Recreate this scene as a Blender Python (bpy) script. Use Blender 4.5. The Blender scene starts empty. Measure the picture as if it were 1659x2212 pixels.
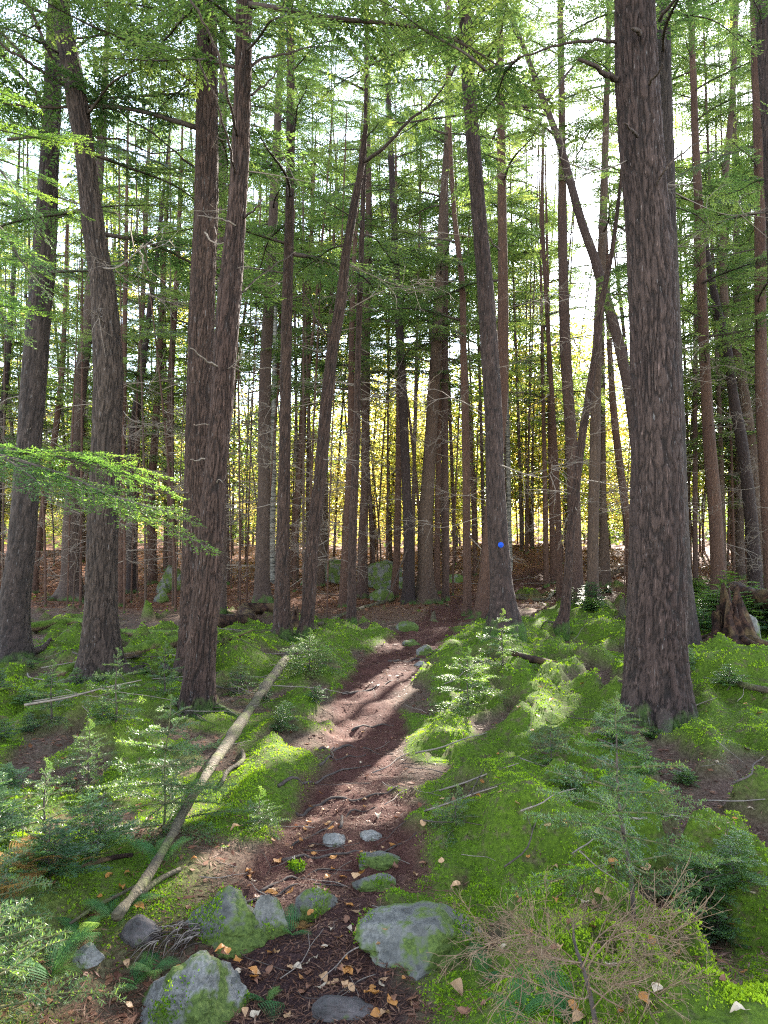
import bpy, math, random
import numpy as np
from mathutils import Vector, Matrix

# ------------------------------------------------------------------ camera, world, sun, exposure
SC = bpy.context.scene
COL = SC.collection
R = math.radians
CAMZ, PITCH = 1.5, R(2.6)
cam_d = bpy.data.cameras.new('camera')
cam_d.sensor_fit = 'VERTICAL'; cam_d.sensor_height = 36.0; cam_d.lens = 26.0
cam_d.clip_end = 2000.0; cam_d.clip_start = 0.05
cam = bpy.data.objects.new('camera', cam_d); COL.objects.link(cam)
cam.location = (0, 0, CAMZ); cam.rotation_euler = (R(90) + PITCH, 0, 0)
SC.camera = cam

SUN_EL, SUN_AZ = R(28.0), R(21.0)          # azimuth from +Y towards +X
SUN_DIR = np.array([math.sin(SUN_AZ) * math.cos(SUN_EL), math.cos(SUN_AZ) * math.cos(SUN_EL), math.sin(SUN_EL)])
world = bpy.data.worlds.new('World'); SC.world = world; world.use_nodes = True
wn = world.node_tree.nodes; wl = world.node_tree.links; wn.clear()
w_out = wn.new('ShaderNodeOutputWorld'); w_bg = wn.new('ShaderNodeBackground'); w_sky = wn.new('ShaderNodeTexSky')
w_sky.sky_type = 'NISHITA'; w_sky.sun_disc = False
w_sky.sun_elevation = SUN_EL; w_sky.sun_rotation = SUN_AZ
w_sky.air_density = 1.0; w_sky.dust_density = 0.25; w_sky.ozone_density = 1.0
w_bg.inputs['Strength'].default_value = 0.15
w_hsv = wn.new('ShaderNodeHueSaturation'); w_hsv.inputs['Saturation'].default_value = 0.65
wl.new(w_sky.outputs[0], w_hsv.inputs['Color']); wl.new(w_hsv.outputs[0], w_bg.inputs[0]); wl.new(w_bg.outputs[0], w_out.inputs[0])

sun_d = bpy.data.lights.new('sun', 'SUN'); sun_d.energy = 5.0; sun_d.angle = R(0.5); sun_d.color = (1.0, 0.93, 0.82)
sun = bpy.data.objects.new('sun', sun_d); COL.objects.link(sun)
sun.rotation_euler = Vector(SUN_DIR).to_track_quat('Z', 'Y').to_euler()
sun.location = (8, 20, 30)

SC.view_settings.view_transform = 'Standard'; SC.view_settings.look = 'None'
SC.view_settings.exposure = 2.9; SC.view_settings.gamma = 1.0
SC.view_settings.use_curve_mapping = False
SC.render.engine = 'CYCLES'
SC.cycles.use_denoising = False
SC.cycles.max_bounces = 6; SC.cycles.diffuse_bounces = 4; SC.cycles.glossy_bounces = 2
SC.cycles.transmission_bounces = 4; SC.cycles.volume_bounces = 1; SC.cycles.transparent_max_bounces = 4
SC.cycles.sample_clamp_indirect = 6.0
SC.cycles.caustics_reflective = False; SC.cycles.caustics_refractive = False
SC.cycles.filter_width = 1.2

# ------------------------------------------------------------------ numeric helpers
rng = np.random.default_rng(11)
random.seed(11)

def _hash(ix, iy, iz, seed):
    h = (ix.astype(np.int64) * 374761393 + iy.astype(np.int64) * 668265263 + iz.astype(np.int64) * 2147483647 + seed * 974711) & 0xffffffff
    h = ((h ^ (h >> 13)) * 1274126177) & 0xffffffff
    h = ((h ^ (h >> 16)) * 2246822519) & 0xffffffff
    return ((h ^ (h >> 15)) & 0xffffff) / float(0xffffff) * 2 - 1

def vnoise(x, y, z=None, seed=0):
    x = np.asarray(x, float); y = np.asarray(y, float)
    z = np.zeros_like(x) if z is None else np.asarray(z, float)
    x, y, z = np.broadcast_arrays(x, y, z)
    ix, iy, iz = np.floor(x), np.floor(y), np.floor(z)
    fx, fy, fz = x - ix, y - iy, z - iz
    fx = fx * fx * (3 - 2 * fx); fy = fy * fy * (3 - 2 * fy); fz = fz * fz * (3 - 2 * fz)
    out = 0
    for dx in (0, 1):
        wx = fx if dx else 1 - fx
        for dy in (0, 1):
            wy = fy if dy else 1 - fy
            for dz in (0, 1):
                wz = fz if dz else 1 - fz
                out = out + wx * wy * wz * _hash(ix + dx, iy + dy, iz + dz, seed)
    return out

def fbm(x, y, z=None, seed=0, o=3):
    s, a, t = 0, 1.0, 0.0
    for k in range(o):
        f = 2.0 ** k
        s = s + a * vnoise(np.asarray(x) * f, np.asarray(y) * f, None if z is None else np.asarray(z) * f, seed + k * 17)
        t += a; a *= 0.5
    return s / t * 1.5

def sstep(a, b, x):
    t = np.clip((np.asarray(x, float) - a) / (b - a), 0, 1)
    return t * t * (3 - 2 * t)

# the photograph's frame, measured on a 1659 x 2212 view of it: a pixel gives the ray on which a thing stands
PW, PH, PF = 1659.0, 2212.0, 26.0 / 36.0 * 2212.0
_FW = np.array([0, math.cos(PITCH), math.sin(PITCH)]); _UP = np.array([0, -math.sin(PITCH), math.cos(PITCH)])
EYE = np.array([0, 0, CAMZ])

def ray(px, py):
    return _FW + np.array([1.0, 0, 0]) * (px - PW / 2) / PF - _UP * (py - PH / 2) / PF

def at(px, py, D):
    d = ray(px, py); return EYE + d * (D / d[1])

def flat(px, py):
    d = ray(px, py); t = -CAMZ / d[2]; p = EYE + d * t; return p[0], p[1]

# ------------------------------------------------------------------ terrain
_TR = [(690, 2500, 320), (650, 2212, 250), (690, 2060, 230), (700, 1960, 205), (722, 1850, 168), (764, 1720, 118), (776, 1620, 100),
       (788, 1560, 86), (795, 1500, 74), (832, 1450, 70), (882, 1405, 66), (930, 1360, 62), (965, 1325, 58), (1010, 1300, 55), (1100, 1288, 55), (1180, 1272, 50)]
TR = []
for (a, b, w) in _TR:
    x, y = flat(a, b); TR.append((x, y, w / PF * math.hypot(y, CAMZ)))
TR = np.array(TR)

def trail_d(x, y):
    x = np.asarray(x, float); y = np.asarray(y, float)
    best = np.full(np.broadcast(x, y).shape, 1e9)
    for k in range(len(TR) - 1):
        ax, ay, aw = TR[k]; bx, by, bw = TR[k + 1]
        ex, ey = bx - ax, by - ay
        t = np.clip(((x - ax) * ex + (y - ay) * ey) / (ex * ex + ey * ey), 0, 1)
        d = np.hypot(x - ax - t * ex, y - ay - t * ey) / (aw + t * (bw - aw))
        best = np.minimum(best, d)
    return best

def trail_m(x, y):
    d = trail_d(x, y) + 0.34 * fbm(np.asarray(x) * 2.6, np.asarray(y) * 2.2, seed=5) + .12 * vnoise(np.asarray(x) * 11, np.asarray(y) * 9, seed=6)
    return 1 - sstep(0.72, 1.12, d)

GUL = flat(270, 2110); BANK = flat(60, 1960); HUM = flat(985, 1800); HUM2 = flat(1620, 1500); HUM3 = flat(1330, 1465)
LMASS = flat(140, 1640)

def gauss(x, y, c, sx, sy):
    return np.exp(-((x - c[0]) / sx) ** 2 - ((y - c[1]) / sy) ** 2)

def moss_m(x, y):
    x = np.asarray(x, float); y = np.asarray(y, float)
    cov = 0.60 - 0.5 * sstep(11, 19, y) - 0.25 * sstep(19, 26, y)
    cov = cov + 0.28 * sstep(1.0, 5.0, x) * sstep(9, 14, y) * (1 - sstep(24, 34, y))
    n = 0.5 + 0.5 * (0.55 * fbm(x * 0.9 + 3, y * 0.55, seed=21) + 0.6 * vnoise(x * 2.6, y * 1.7, seed=24) + .3 * vnoise(x * 6, y * 4, seed=25))
    m = sstep(-0.05, 0.10, cov - n)
    m = np.maximum(m, gauss(x, y, HUM, .55, .5) * 0.95)
    m = np.maximum(m, sstep(.3, .7, gauss(x, y, HUM2, 1.2, .9)))
    m = np.maximum(m, sstep(.3, .7, gauss(x, y, BANK, .8, .8)))
    m = m * (1 - 0.9 * gauss(x, y, GUL, .55, .45))
    return m * (1 - trail_m(x, y))

LOGF = [flat(634, 1402), flat(252, 1990)]
def log_lane(x, y):
    (ax, ay), (bx, by) = LOGF; ex, ey = bx - ax, by - ay
    t = np.clip(((x - ax) * ex + (y - ay) * ey) / (ex * ex + ey * ey), 0, 1)
    return np.exp(-(np.hypot(x - ax - t * ex, y - ay - t * ey) / .38) ** 2)

def height(x, y):
    x = np.asarray(x, float); y = np.asarray(y, float)
    tm = trail_m(x, y)
    near = sstep(0.5, 2.5, y)
    h = 0.10 * fbm(x / 3.2, y / 3.2, seed=1) * near
    mm = moss_m(x, y)
    n1 = fbm(x * 1.35, y * 1.1, seed=31, o=2); n2 = vnoise(x * 3.6, y * 3.0, seed=33)
    off = .35 + .65 * sstep(1.0, 2.0, trail_d(x, y))
    h = h + near * off * mm * (1 - .85 * log_lane(x, y)) * (0.22 * np.clip(n1 + 0.12, 0, 1) ** .85 + 0.12 * np.clip(n2 + .08, 0, 1) ** .8 + 0.075 * np.clip(vnoise(x * 7, y * 6, seed=35) + .1, 0, 1) ** .7 + 0.035 * np.clip(vnoise(x * 17, y * 15, seed=36) + .1, 0, 1) + 0.01)
    h = h + 0.025 * fbm(x * 3, y * 3, seed=41) * near - 0.04 * tm + 0.03 * tm * near * (vnoise(x * 6, y * 5, seed=43) + .6 * vnoise(x * 15, y * 13, seed=44))
    # the ground climbs behind the stand, with a leaf covered knoll beyond the trail
    yy = y + 0.15 * np.abs(x)
    h = h + 1.1 * sstep(19, 42, yy) + 0.35 * fbm(x / 6, y / 6, seed=51) * sstep(18, 28, y)
    h = h + 0.75 * np.exp(-((x - 5.0) / 5.5) ** 2 - ((y - 31) / 6.0) ** 2)
    h = h + 9.0 * sstep(60, 200, yy)
    h = h - 0.16 * gauss(x, y, GUL, .5, .4) + 0.13 * gauss(x, y, BANK, .8, .8) + 0.13 * gauss(x, y, HUM, .42, .36)
    h = h + 0.35 * gauss(x, y, HUM2, 0.95, .75) + 0.12 * gauss(x, y, HUM3, .6, .5) + 0.15 * gauss(x, y, LMASS, 1.0, .6)
    return h

def ground(px, py, D0=1.2, D1=160.0):
    d = ray(px, py)
    t = np.exp(np.linspace(math.log(D0), math.log(D1), 900)) / d[1]
    P = EYE[None] + d[None] * t[:, None]
    g = P[:, 2] - height(P[:, 0], P[:, 1])
    k = np.argmax(g < 0)
    if not (g < 0).any(): k = len(t) - 1
    if k == 0: k = 1
    u = g[k - 1] / (g[k - 1] - g[k] + 1e-9)
    p = P[k - 1] + (P[k] - P[k - 1]) * u
    p[2] = float(height(p[0], p[1]))
    return p

def on(x, y):
    return np.array([x, y, float(height(x, y))])

# ------------------------------------------------------------------ mesh building
class MB:
    """collects vertices and faces for one mesh object"""
    def __init__(self):
        self.v, self.q, self.t, self.qm, self.tm, self.n, self.att = [], [], [], [], [], 0, []
    def add(self, v, quads=None, tris=None, m=0, tint=None):
        v = np.asarray(v, float).reshape(-1, 3)
        if quads is not None and len(quads):
            q = np.asarray(quads, int) + self.n; self.q.append(q); self.qm.append(np.full(len(q), m))
        if tris is not None and len(tris):
            q = np.asarray(tris, int) + self.n; self.t.append(q); self.tm.append(np.full(len(q), m))
        self.v.append(v); self.n += len(v)
        self.att.append(np.zeros(len(v)) if tint is None else np.broadcast_to(np.asarray(tint, float), (len(v),)))
        return self
    def mesh(self, name, mats, smooth=True):
        me = bpy.data.meshes.new(name)
        v = np.concatenate(self.v) if self.v else np.zeros((0, 3))
        q = np.concatenate(self.q) if self.q else np.zeros((0, 4), int)
        t = np.concatenate(self.t) if self.t else np.zeros((0, 3), int)
        me.vertices.add(len(v)); me.vertices.foreach_set('co', v.astype(np.float32).ravel())
        nl = q.size + t.size
        me.loops.add(nl); me.loops.foreach_set('vertex_index', np.concatenate([q.ravel(), t.ravel()]).astype(np.int32))
        nf = len(q) + len(t)
        me.polygons.add(nf)
        st = np.concatenate([np.arange(len(q)) * 4, q.size + np.arange(len(t)) * 3]).astype(np.int32)
        me.polygons.foreach_set('loop_start', st)
        mi = np.concatenate([np.concatenate(self.qm) if self.qm else np.zeros(0, int), np.concatenate(self.tm) if self.tm else np.zeros(0, int)])
        for m in (mats if isinstance(mats, (list, tuple)) else [mats]): me.materials.append(m)
        me.polygons.foreach_set('material_index', mi.astype(np.int32))
        me.polygons.foreach_set('use_smooth', np.full(nf, bool(smooth)))
        a = me.attributes.new('tint', 'FLOAT', 'POINT'); a.data.foreach_set('value', np.concatenate(self.att).astype(np.float32) if self.att else np.zeros(0, np.float32))
        me.update(calc_edges=True)
        return me

def link(name, me, parent=None, loc=None):
    o = bpy.data.objects.new(name, me); COL.objects.link(o)
    if parent is not None: o.parent = parent
    if loc is not None: o.location = loc
    return o

def tag(o, label=None, cat=None, group=None, kind=None):
    if label: o['label'] = label
    if cat: o['category'] = cat
    if group: o['group'] = group
    if kind: o['kind'] = kind
    return o

def thing(name, label, cat, loc=(0, 0, 0), group=None):
    o = bpy.data.objects.new(name, None); COL.objects.link(o); o.location = loc; o.empty_display_size = 0.1
    return tag(o, label, cat, group)

def tube(P, rad, sides=6, cap=True):
    P = np.asarray(P, float); n = len(P); rad = np.broadcast_to(np.asarray(rad, float), (n,))
    T = np.gradient(P, axis=0); T /= np.linalg.norm(T, axis=1)[:, None] + 1e-12
    ref = np.array([0, 0, 1.0]) if abs(T[0, 2]) < 0.8 else np.array([1.0, 0, 0])
    A = np.cross(T, ref); A /= np.linalg.norm(A, axis=1)[:, None] + 1e-12
    B = np.cross(T, A)
    th = np.linspace(0, 2 * math.pi, sides, endpoint=False)
    V = P[:, None] + rad[:, None, None] * (np.cos(th)[None, :, None] * A[:, None] + np.sin(th)[None, :, None] * B[:, None])
    i = np.arange(n - 1)[:, None] * sides; j = np.arange(sides)[None]; k = (j + 1) % sides
    Q = np.stack([i + j, i + k, i + sides + k, i + sides + j], -1).reshape(-1, 4)
    V = V.reshape(-1, 3); Tn = None
    if cap:
        V = np.vstack([V, P[-1] + T[-1] * rad[-1] * .5, P[0]])
        c = n * sides; jj = np.arange(sides); kk = (jj + 1) % sides
        Tn = np.vstack([np.stack([(n - 1) * sides + jj, (n - 1) * sides + kk, np.full(sides, c)], -1), np.stack([kk, jj, np.full(sides, c + 1)], -1)])
    return V, Q, Tn

def smooth_path(pts, n):
    pts = np.asarray(pts, float)
    if len(pts) == 2: pts = np.vstack([pts[0], pts.mean(0), pts[1]])
    d = np.r_[0, np.cumsum(np.linalg.norm(np.diff(pts[:, :3], axis=0), axis=1))]
    s = np.linspace(0, d[-1], n)
    m = np.gradient(pts, d, axis=0)
    k = np.clip(np.searchsorted(d, s, 'right') - 1, 0, len(d) - 2)
    h = (d[k + 1] - d[k])[:, None]; u = ((s - d[k])[:, None]) / h
    return ((2 * u**3 - 3 * u**2 + 1) * pts[k] + (u**3 - 2 * u**2 + u) * h * m[k] + (-2 * u**3 + 3 * u**2) * pts[k + 1] + (u**3 - u**2) * h * m[k + 1])

def rhombi(C, Dv, Nv, ln, wd):
    """leaf-like four-sided blades: base C, direction Dv, normal Nv"""
    C = np.asarray(C, float); Dv = Dv / (np.linalg.norm(Dv, axis=1)[:, None] + 1e-12)
    S = np.cross(Dv, Nv); S /= np.linalg.norm(S, axis=1)[:, None] + 1e-12
    ln = np.broadcast_to(ln, (len(C),))[:, None]; wd = np.broadcast_to(wd, (len(C),))[:, None]
    V = np.stack([C, C + Dv * ln * .45 + S * wd * .5, C + Dv * ln, C + Dv * ln * .45 - S * wd * .5], 1).reshape(-1, 3)
    Q = np.arange(len(C) * 4).reshape(-1, 4)
    return V, Q

# ------------------------------------------------------------------ materials
def mat(name):
    m = bpy.data.materials.new(name); m.use_nodes = True
    nt = m.node_tree; nt.nodes.clear()
    out = nt.nodes.new('ShaderNodeOutputMaterial')
    return m, nt, out

def N(nt, t, **k):
    n = nt.nodes.new(t)
    for a, b in k.items():
        if a.startswith('i_'): n.inputs[a[2:].replace('_', ' ')].default_value = b
        else: setattr(n, a, b)
    return n

def ramp(nt, fac, stops):
    r = N(nt, 'ShaderNodeValToRGB'); e = r.color_ramp.elements
    while len(e) < len(stops): e.new(0.5)
    for i, (p, c) in enumerate(stops):
        e[i].position = p; e[i].color = (*c, 1) if len(c) == 3 else c
    nt.links.new(fac, r.inputs[0]); return r.outputs[0]

def mixc(nt, fac, a, b, mode='MIX'):
    m = N(nt, 'ShaderNodeMix', data_type='RGBA', blend_type=mode)
    for s, v in ((m.inputs[0], fac), (m.inputs[6], a), (m.inputs[7], b)):
        if isinstance(v, bpy.types.NodeSocket): nt.links.new(v, s)
        else: s.default_value = v if not isinstance(v, tuple) else ((*v, 1) if len(v) == 3 else v)
    return m.outputs[2]

def mth(nt, op, a, b=0.0, clamp=False):
    m = N(nt, 'ShaderNodeMath', operation=op, use_clamp=clamp)
    for s, v in ((m.inputs[0], a), (m.inputs[1], b)):
        if isinstance(v, bpy.types.NodeSocket): nt.links.new(v, s)
        else: s.default_value = v
    return m.outputs[0]

def coords(nt, scale=(1, 1, 1), kind='Object'):
    tc = N(nt, 'ShaderNodeTexCoord'); mp = N(nt, 'ShaderNodeMapping'); mp.inputs['Scale'].default_value = scale
    nt.links.new(tc.outputs[kind], mp.inputs[0]); return mp.outputs[0], tc

def noise(nt, vec, scale, detail=3, rough=0.55):
    n = N(nt, 'ShaderNodeTexNoise'); n.inputs['Scale'].default_value = scale; n.inputs['Detail'].default_value = detail
    n.inputs['Roughness'].default_value = rough
    nt.links.new(vec, n.inputs['Vector']); return n.outputs[0]

def principled(nt, out, color, rough=0.8, spec=0.3, bump=None, bstr=0.5, bdist=0.02):
    p = N(nt, 'ShaderNodeBsdfPrincipled')
    for s, v in (('Base Color', color), ('Roughness', rough), ('Specular IOR Level', spec)):
        if isinstance(v, bpy.types.NodeSocket): nt.links.new(v, p.inputs[s])
        else: p.inputs[s].default_value = (*v, 1) if isinstance(v, tuple) else v
    if bump is not None:
        b = N(nt, 'ShaderNodeBump'); b.inputs['Strength'].default_value = bstr; b.inputs['Distance'].default_value = bdist
        nt.links.new(bump, b.inputs['Height']); nt.links.new(b.outputs[0], p.inputs['Normal'])
    if out is not None: nt.links.new(p.outputs[0], out.inputs[0])
    return p

def bark_material(name, crack, plate, high, sx=30.0, sz=4.2, moss=True, depth=0.02):
    m, nt, out = mat(name)
    v, tc = coords(nt, (1, 1, sz / sx))
    wob = N(nt, 'ShaderNodeTexNoise'); wob.inputs['Scale'].default_value = sx * .5; wob.inputs['Detail'].default_value = 3
    nt.links.new(v, wob.inputs['Vector'])
    va = N(nt, 'ShaderNodeMixRGB', blend_type='ADD'); va.inputs[0].default_value = 0.045
    nt.links.new(v, va.inputs[1]); nt.links.new(wob.outputs[1], va.inputs[2])
    vo = N(nt, 'ShaderNodeTexVoronoi', feature='DISTANCE_TO_EDGE'); vo.inputs['Scale'].default_value = sx * 1.5
    nt.links.new(va.outputs[0], vo.inputs['Vector'])
    rd_ = mth(nt, 'ABSOLUTE', mth(nt, 'SUBTRACT', noise(nt, va.outputs[0], sx * .8, 4, .55), .5))
    fine = noise(nt, v, sx * 3.5, 4, .65)
    big = noise(nt, v, 2.3, 3)
    oi = N(nt, 'ShaderNodeObjectInfo')
    e = mth(nt, 'MULTIPLY_ADD', fine, 0.14); 
    nt.nodes[-1].inputs[2].default_value = -0.05
    d = mth(nt, 'ADD', mth(nt, 'MINIMUM', mth(nt, 'MULTIPLY', rd_, 2.1), mth(nt, 'MULTIPLY_ADD', vo.outputs[0], .8)), e); [n for n in nt.nodes if n.type == 'MATH' and n.operation == 'MULTIPLY_ADD'][-1].inputs[2].default_value = .05
    c = ramp(nt, d, [(0.0, crack), (0.10, tuple(.5 * (a + b) for a, b in zip(crack, plate))), (0.24, plate), (0.5, high)])
    c = mixc(nt, mth(nt, 'MULTIPLY', fine, .55), c, tuple(a * 1.7 for a in plate))
    c = mixc(nt, ramp(nt, big, [(0.38, (0, 0, 0)), (0.68, (1, 1, 1))]), c, mixc(nt, 1.0, c, (0.72, 0.66, 0.68), 'MULTIPLY'))
    c = mixc(nt, 1.0, c, oi.outputs['Color'], 'MULTIPLY')
    c = mixc(nt, mth(nt, 'MULTIPLY', N(nt, 'ShaderNodeAttribute', attribute_name='tint').outputs['Fac'], .8), c, crack)  # furrows darkened in colour: dirty inner bark plus painted recess shade
    lich = noise(nt, v, 60, 2)
    c = mixc(nt, ramp(nt, lich, [(0.66, (0, 0, 0)), (0.74, (.5, .5, .5))]), c, (0.22, 0.2, 0.19))
    if moss:
        sep = N(nt, 'ShaderNodeSeparateXYZ'); nt.links.new(tc.outputs['Object'], sep.inputs[0])
        mz = mth(nt, 'MULTIPLY_ADD', sep.outputs[2], -2.6); nt.nodes[-1].inputs[2].default_value = 0.30
        mn = noise(nt, tc.outputs['Object'], 7, 4)
        mf = mth(nt, 'ADD', mz, mth(nt, 'MULTIPLY_ADD', mn, 1.6)); nt.nodes[-2].inputs[2].default_value = -0.8
        mf = mth(nt, 'MULTIPLY', mf, 2.2, True)
        c = mixc(nt, mf, c, ramp(nt, noise(nt, tc.outputs['Object'], 50, 3), [(.3, (0.02, 0.045, 0.008)), (.7, (0.07, 0.13, 0.015))]))
    if not moss:
        c = mixc(nt, ramp(nt, noise(nt, tc.outputs['Object'], 5, 4, .65), [(.5, (0, 0, 0)), (.62, (.85, .85, .85))]), c, ramp(nt, fine, [(.3, (0.05, 0.06, 0.015)), (.7, (0.15, 0.15, 0.05))]))
    hb = mth(nt, 'MINIMUM', d, 0.28)
    principled(nt, out, c, 0.85, 0.25, hb, 1.0, depth * 1.6)
    return m

M = {}
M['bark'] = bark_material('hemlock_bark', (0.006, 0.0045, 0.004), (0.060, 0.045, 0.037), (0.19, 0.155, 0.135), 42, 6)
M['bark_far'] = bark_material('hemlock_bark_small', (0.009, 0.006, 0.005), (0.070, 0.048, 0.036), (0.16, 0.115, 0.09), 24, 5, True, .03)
M['bark_dead'] = bark_material('weathered_log', (0.015, 0.012, 0.008), (0.085, 0.068, 0.04), (0.20, 0.16, 0.10), 20, 20, False, .015)

def birch_material():
    m, nt, out = mat('birch_bark')
    v, tc = coords(nt, (1, 1, 7))
    n1 = noise(nt, v, 3.0, 4, .6)
    c = ramp(nt, n1, [(0.40, (0.03, 0.028, 0.025)), (0.50, (0.14, 0.125, 0.105)), (0.7, (0.28, 0.255, 0.215))])
    principled(nt, out, c, .6, .3, n1, .3, .01); return m
M['birch'] = birch_material()

def twig_material(name, a, b, rough=.8):
    m, nt, out = mat(name)
    v, tc = coords(nt)
    principled(nt, out, ramp(nt, noise(nt, v, 30, 3), [(.3, a), (.7, b)]), rough, .25); return m
M['twig'] = twig_material('dark_twig', (0.03, 0.021, 0.016), (0.085, 0.062, 0.05))
M['deadtwig'] = twig_material('bare_grey_twig', (0.10, 0.08, 0.065), (0.24, 0.19, 0.15))
M['redtwig'] = twig_material('dead_fir_twig', (0.105, 0.062, 0.036), (0.25, 0.165, 0.10))
M['greentwig'] = twig_material('young_stem', (0.05, 0.05, 0.02), (0.12, 0.11, 0.045))

def leaf_material(name, cols, trans, tfac=0.45, rough=0.42, spec=0.35, nscale=1.2):
    """thin foliage: reflects in COLS (dark to light by clump) and lets light through in TRANS"""
    m, nt, out = mat(name)
    tc = N(nt, 'ShaderNodeTexCoord'); oi = N(nt, 'ShaderNodeObjectInfo'); at_ = N(nt, 'ShaderNodeAttribute', attribute_name='tint')
    n1 = noise(nt, tc.outputs['Object'], nscale, 2)
    f = mth(nt, 'ADD', mth(nt, 'MULTIPLY', n1, .45), mth(nt, 'MULTIPLY', oi.outputs['Random'], .25))
    f = mth(nt, 'ADD', f, mth(nt, 'MULTIPLY', at_.outputs['Fac'], .42))
    k = len(cols)
    c = ramp(nt, f, [(0.25 + .55 * i / (k - 1), cols[i]) for i in range(k)])
    k = len(trans)
    t = ramp(nt, f, [(0.25 + .55 * i / (k - 1), trans[i]) for i in range(k)])
    p = principled(nt, None, c, rough, spec)
    tr = N(nt, 'ShaderNodeBsdfTranslucent'); nt.links.new(t, tr.inputs[0])
    mx = N(nt, 'ShaderNodeMixShader'); mx.inputs[0].default_value = tfac
    nt.links.new(p.outputs[0], mx.inputs[1]); nt.links.new(tr.outputs[0], mx.inputs[2]); nt.links.new(mx.outputs[0], out.inputs[0])
    return m
M['needles'] = leaf_material('hemlock_needles', [(0.016, 0.036, 0.020), (0.034, 0.068, 0.027), (0.065, 0.11, 0.034)], [(0.08, 0.15, 0.045), (0.22, 0.36, 0.07), (0.48, 0.58, 0.11)], .40)
M['needles_fresh'] = leaf_material('fresh_needles', [(0.028, 0.060, 0.036), (0.055, 0.105, 0.048), (0.095, 0.16, 0.055)], [(0.06, 0.13, 0.035), (0.17, 0.31, 0.04), (0.40, 0.58, 0.06)], .45, .4, .45, 3)
M['needles_near'] = leaf_material('new_needles_painted_sun', [(0.022, 0.055, 0.028), (0.05, 0.11, 0.035), (0.10, 0.18, 0.03)], [(0.07, 0.17, 0.04), (0.22, 0.42, 0.05), (0.46, 0.68, 0.07)], .48, .42, .4, 3)  # new growth, its colour brightened to stand in for sunlight
M['yellow'] = leaf_material('autumn_leaves', [(0.16, 0.21, 0.04), (0.33, 0.31, 0.05), (0.42, 0.28, 0.05)], [(0.55, 0.68, 0.12), (0.88, 0.82, 0.18), (0.92, 0.66, 0.15)], .64)
M['broad'] = leaf_material('green_leaves', [(0.05, 0.11, 0.02), (0.09, 0.16, 0.025), (0.17, 0.19, 0.03)], [(0.17, 0.34, 0.04), (0.32, 0.48, 0.05), (0.5, 0.52, 0.06)], .5)
M['moss'] = leaf_material('moss_blades', [(0.016, 0.042, 0.003), (0.105, 0.205, 0.009), (0.33, 0.45, 0.02)], [(0.05, 0.11, 0.005), (0.24, 0.42, 0.010), (0.54, 0.68, 0.03)], .4, .65, .15, 1.3)
M['fern'] = leaf_material('fern_green', [(0.04, 0.11, 0.04), (0.07, 0.16, 0.05), (0.12, 0.2, 0.05)], [(0.12, 0.3, 0.08), (0.2, 0.42, 0.1), (0.35, 0.5, 0.1)], .45, .65, .15)
M['fernrust'] = leaf_material('fern_rust', [(0.25, 0.13, 0.04), (0.34, 0.2, 0.07), (0.4, 0.3, 0.12)], [(0.4, 0.2, 0.06), (0.5, 0.32, 0.1), (0.55, 0.42, 0.2)], .4, .65, .15)
M['litter'] = leaf_material('needle_litter', [(0.06, 0.025, 0.015), (0.125, 0.057, 0.034), (0.29, 0.18, 0.115)], [(0.1, 0.05, 0.03), (0.15, 0.08, 0.05), (0.3, 0.2, 0.12)], .12, .7, .2, 1.5)
M['leaflit'] = leaf_material('dry_leaf_litter', [(0.09, 0.035, 0.022), (0.19, 0.08, 0.042), (0.34, 0.19, 0.10)], [(0.25, 0.1, 0.05), (0.4, 0.18, 0.07), (0.5, 0.3, 0.15)], .25, .6, .25, 1.5)
for nm, c, t in (('leaf_orange', (0.38, 0.16, 0.04), (0.42, 0.18, 0.04)), ('leaf_tan', (0.38, 0.22, 0.11), (0.4, 0.24, 0.1)), ('leaf_pale', (0.45, 0.35, 0.24), (0.4, 0.32, 0.2)), ('leaf_brown', (0.22, 0.10, 0.055), (0.25, 0.1, 0.05))):
    M[nm] = leaf_material(nm, [tuple(a * .7 for a in c), c, tuple(min(.75, a * 1.25) for a in c)], [t, t], .22, .5, .3, 25)

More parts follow.
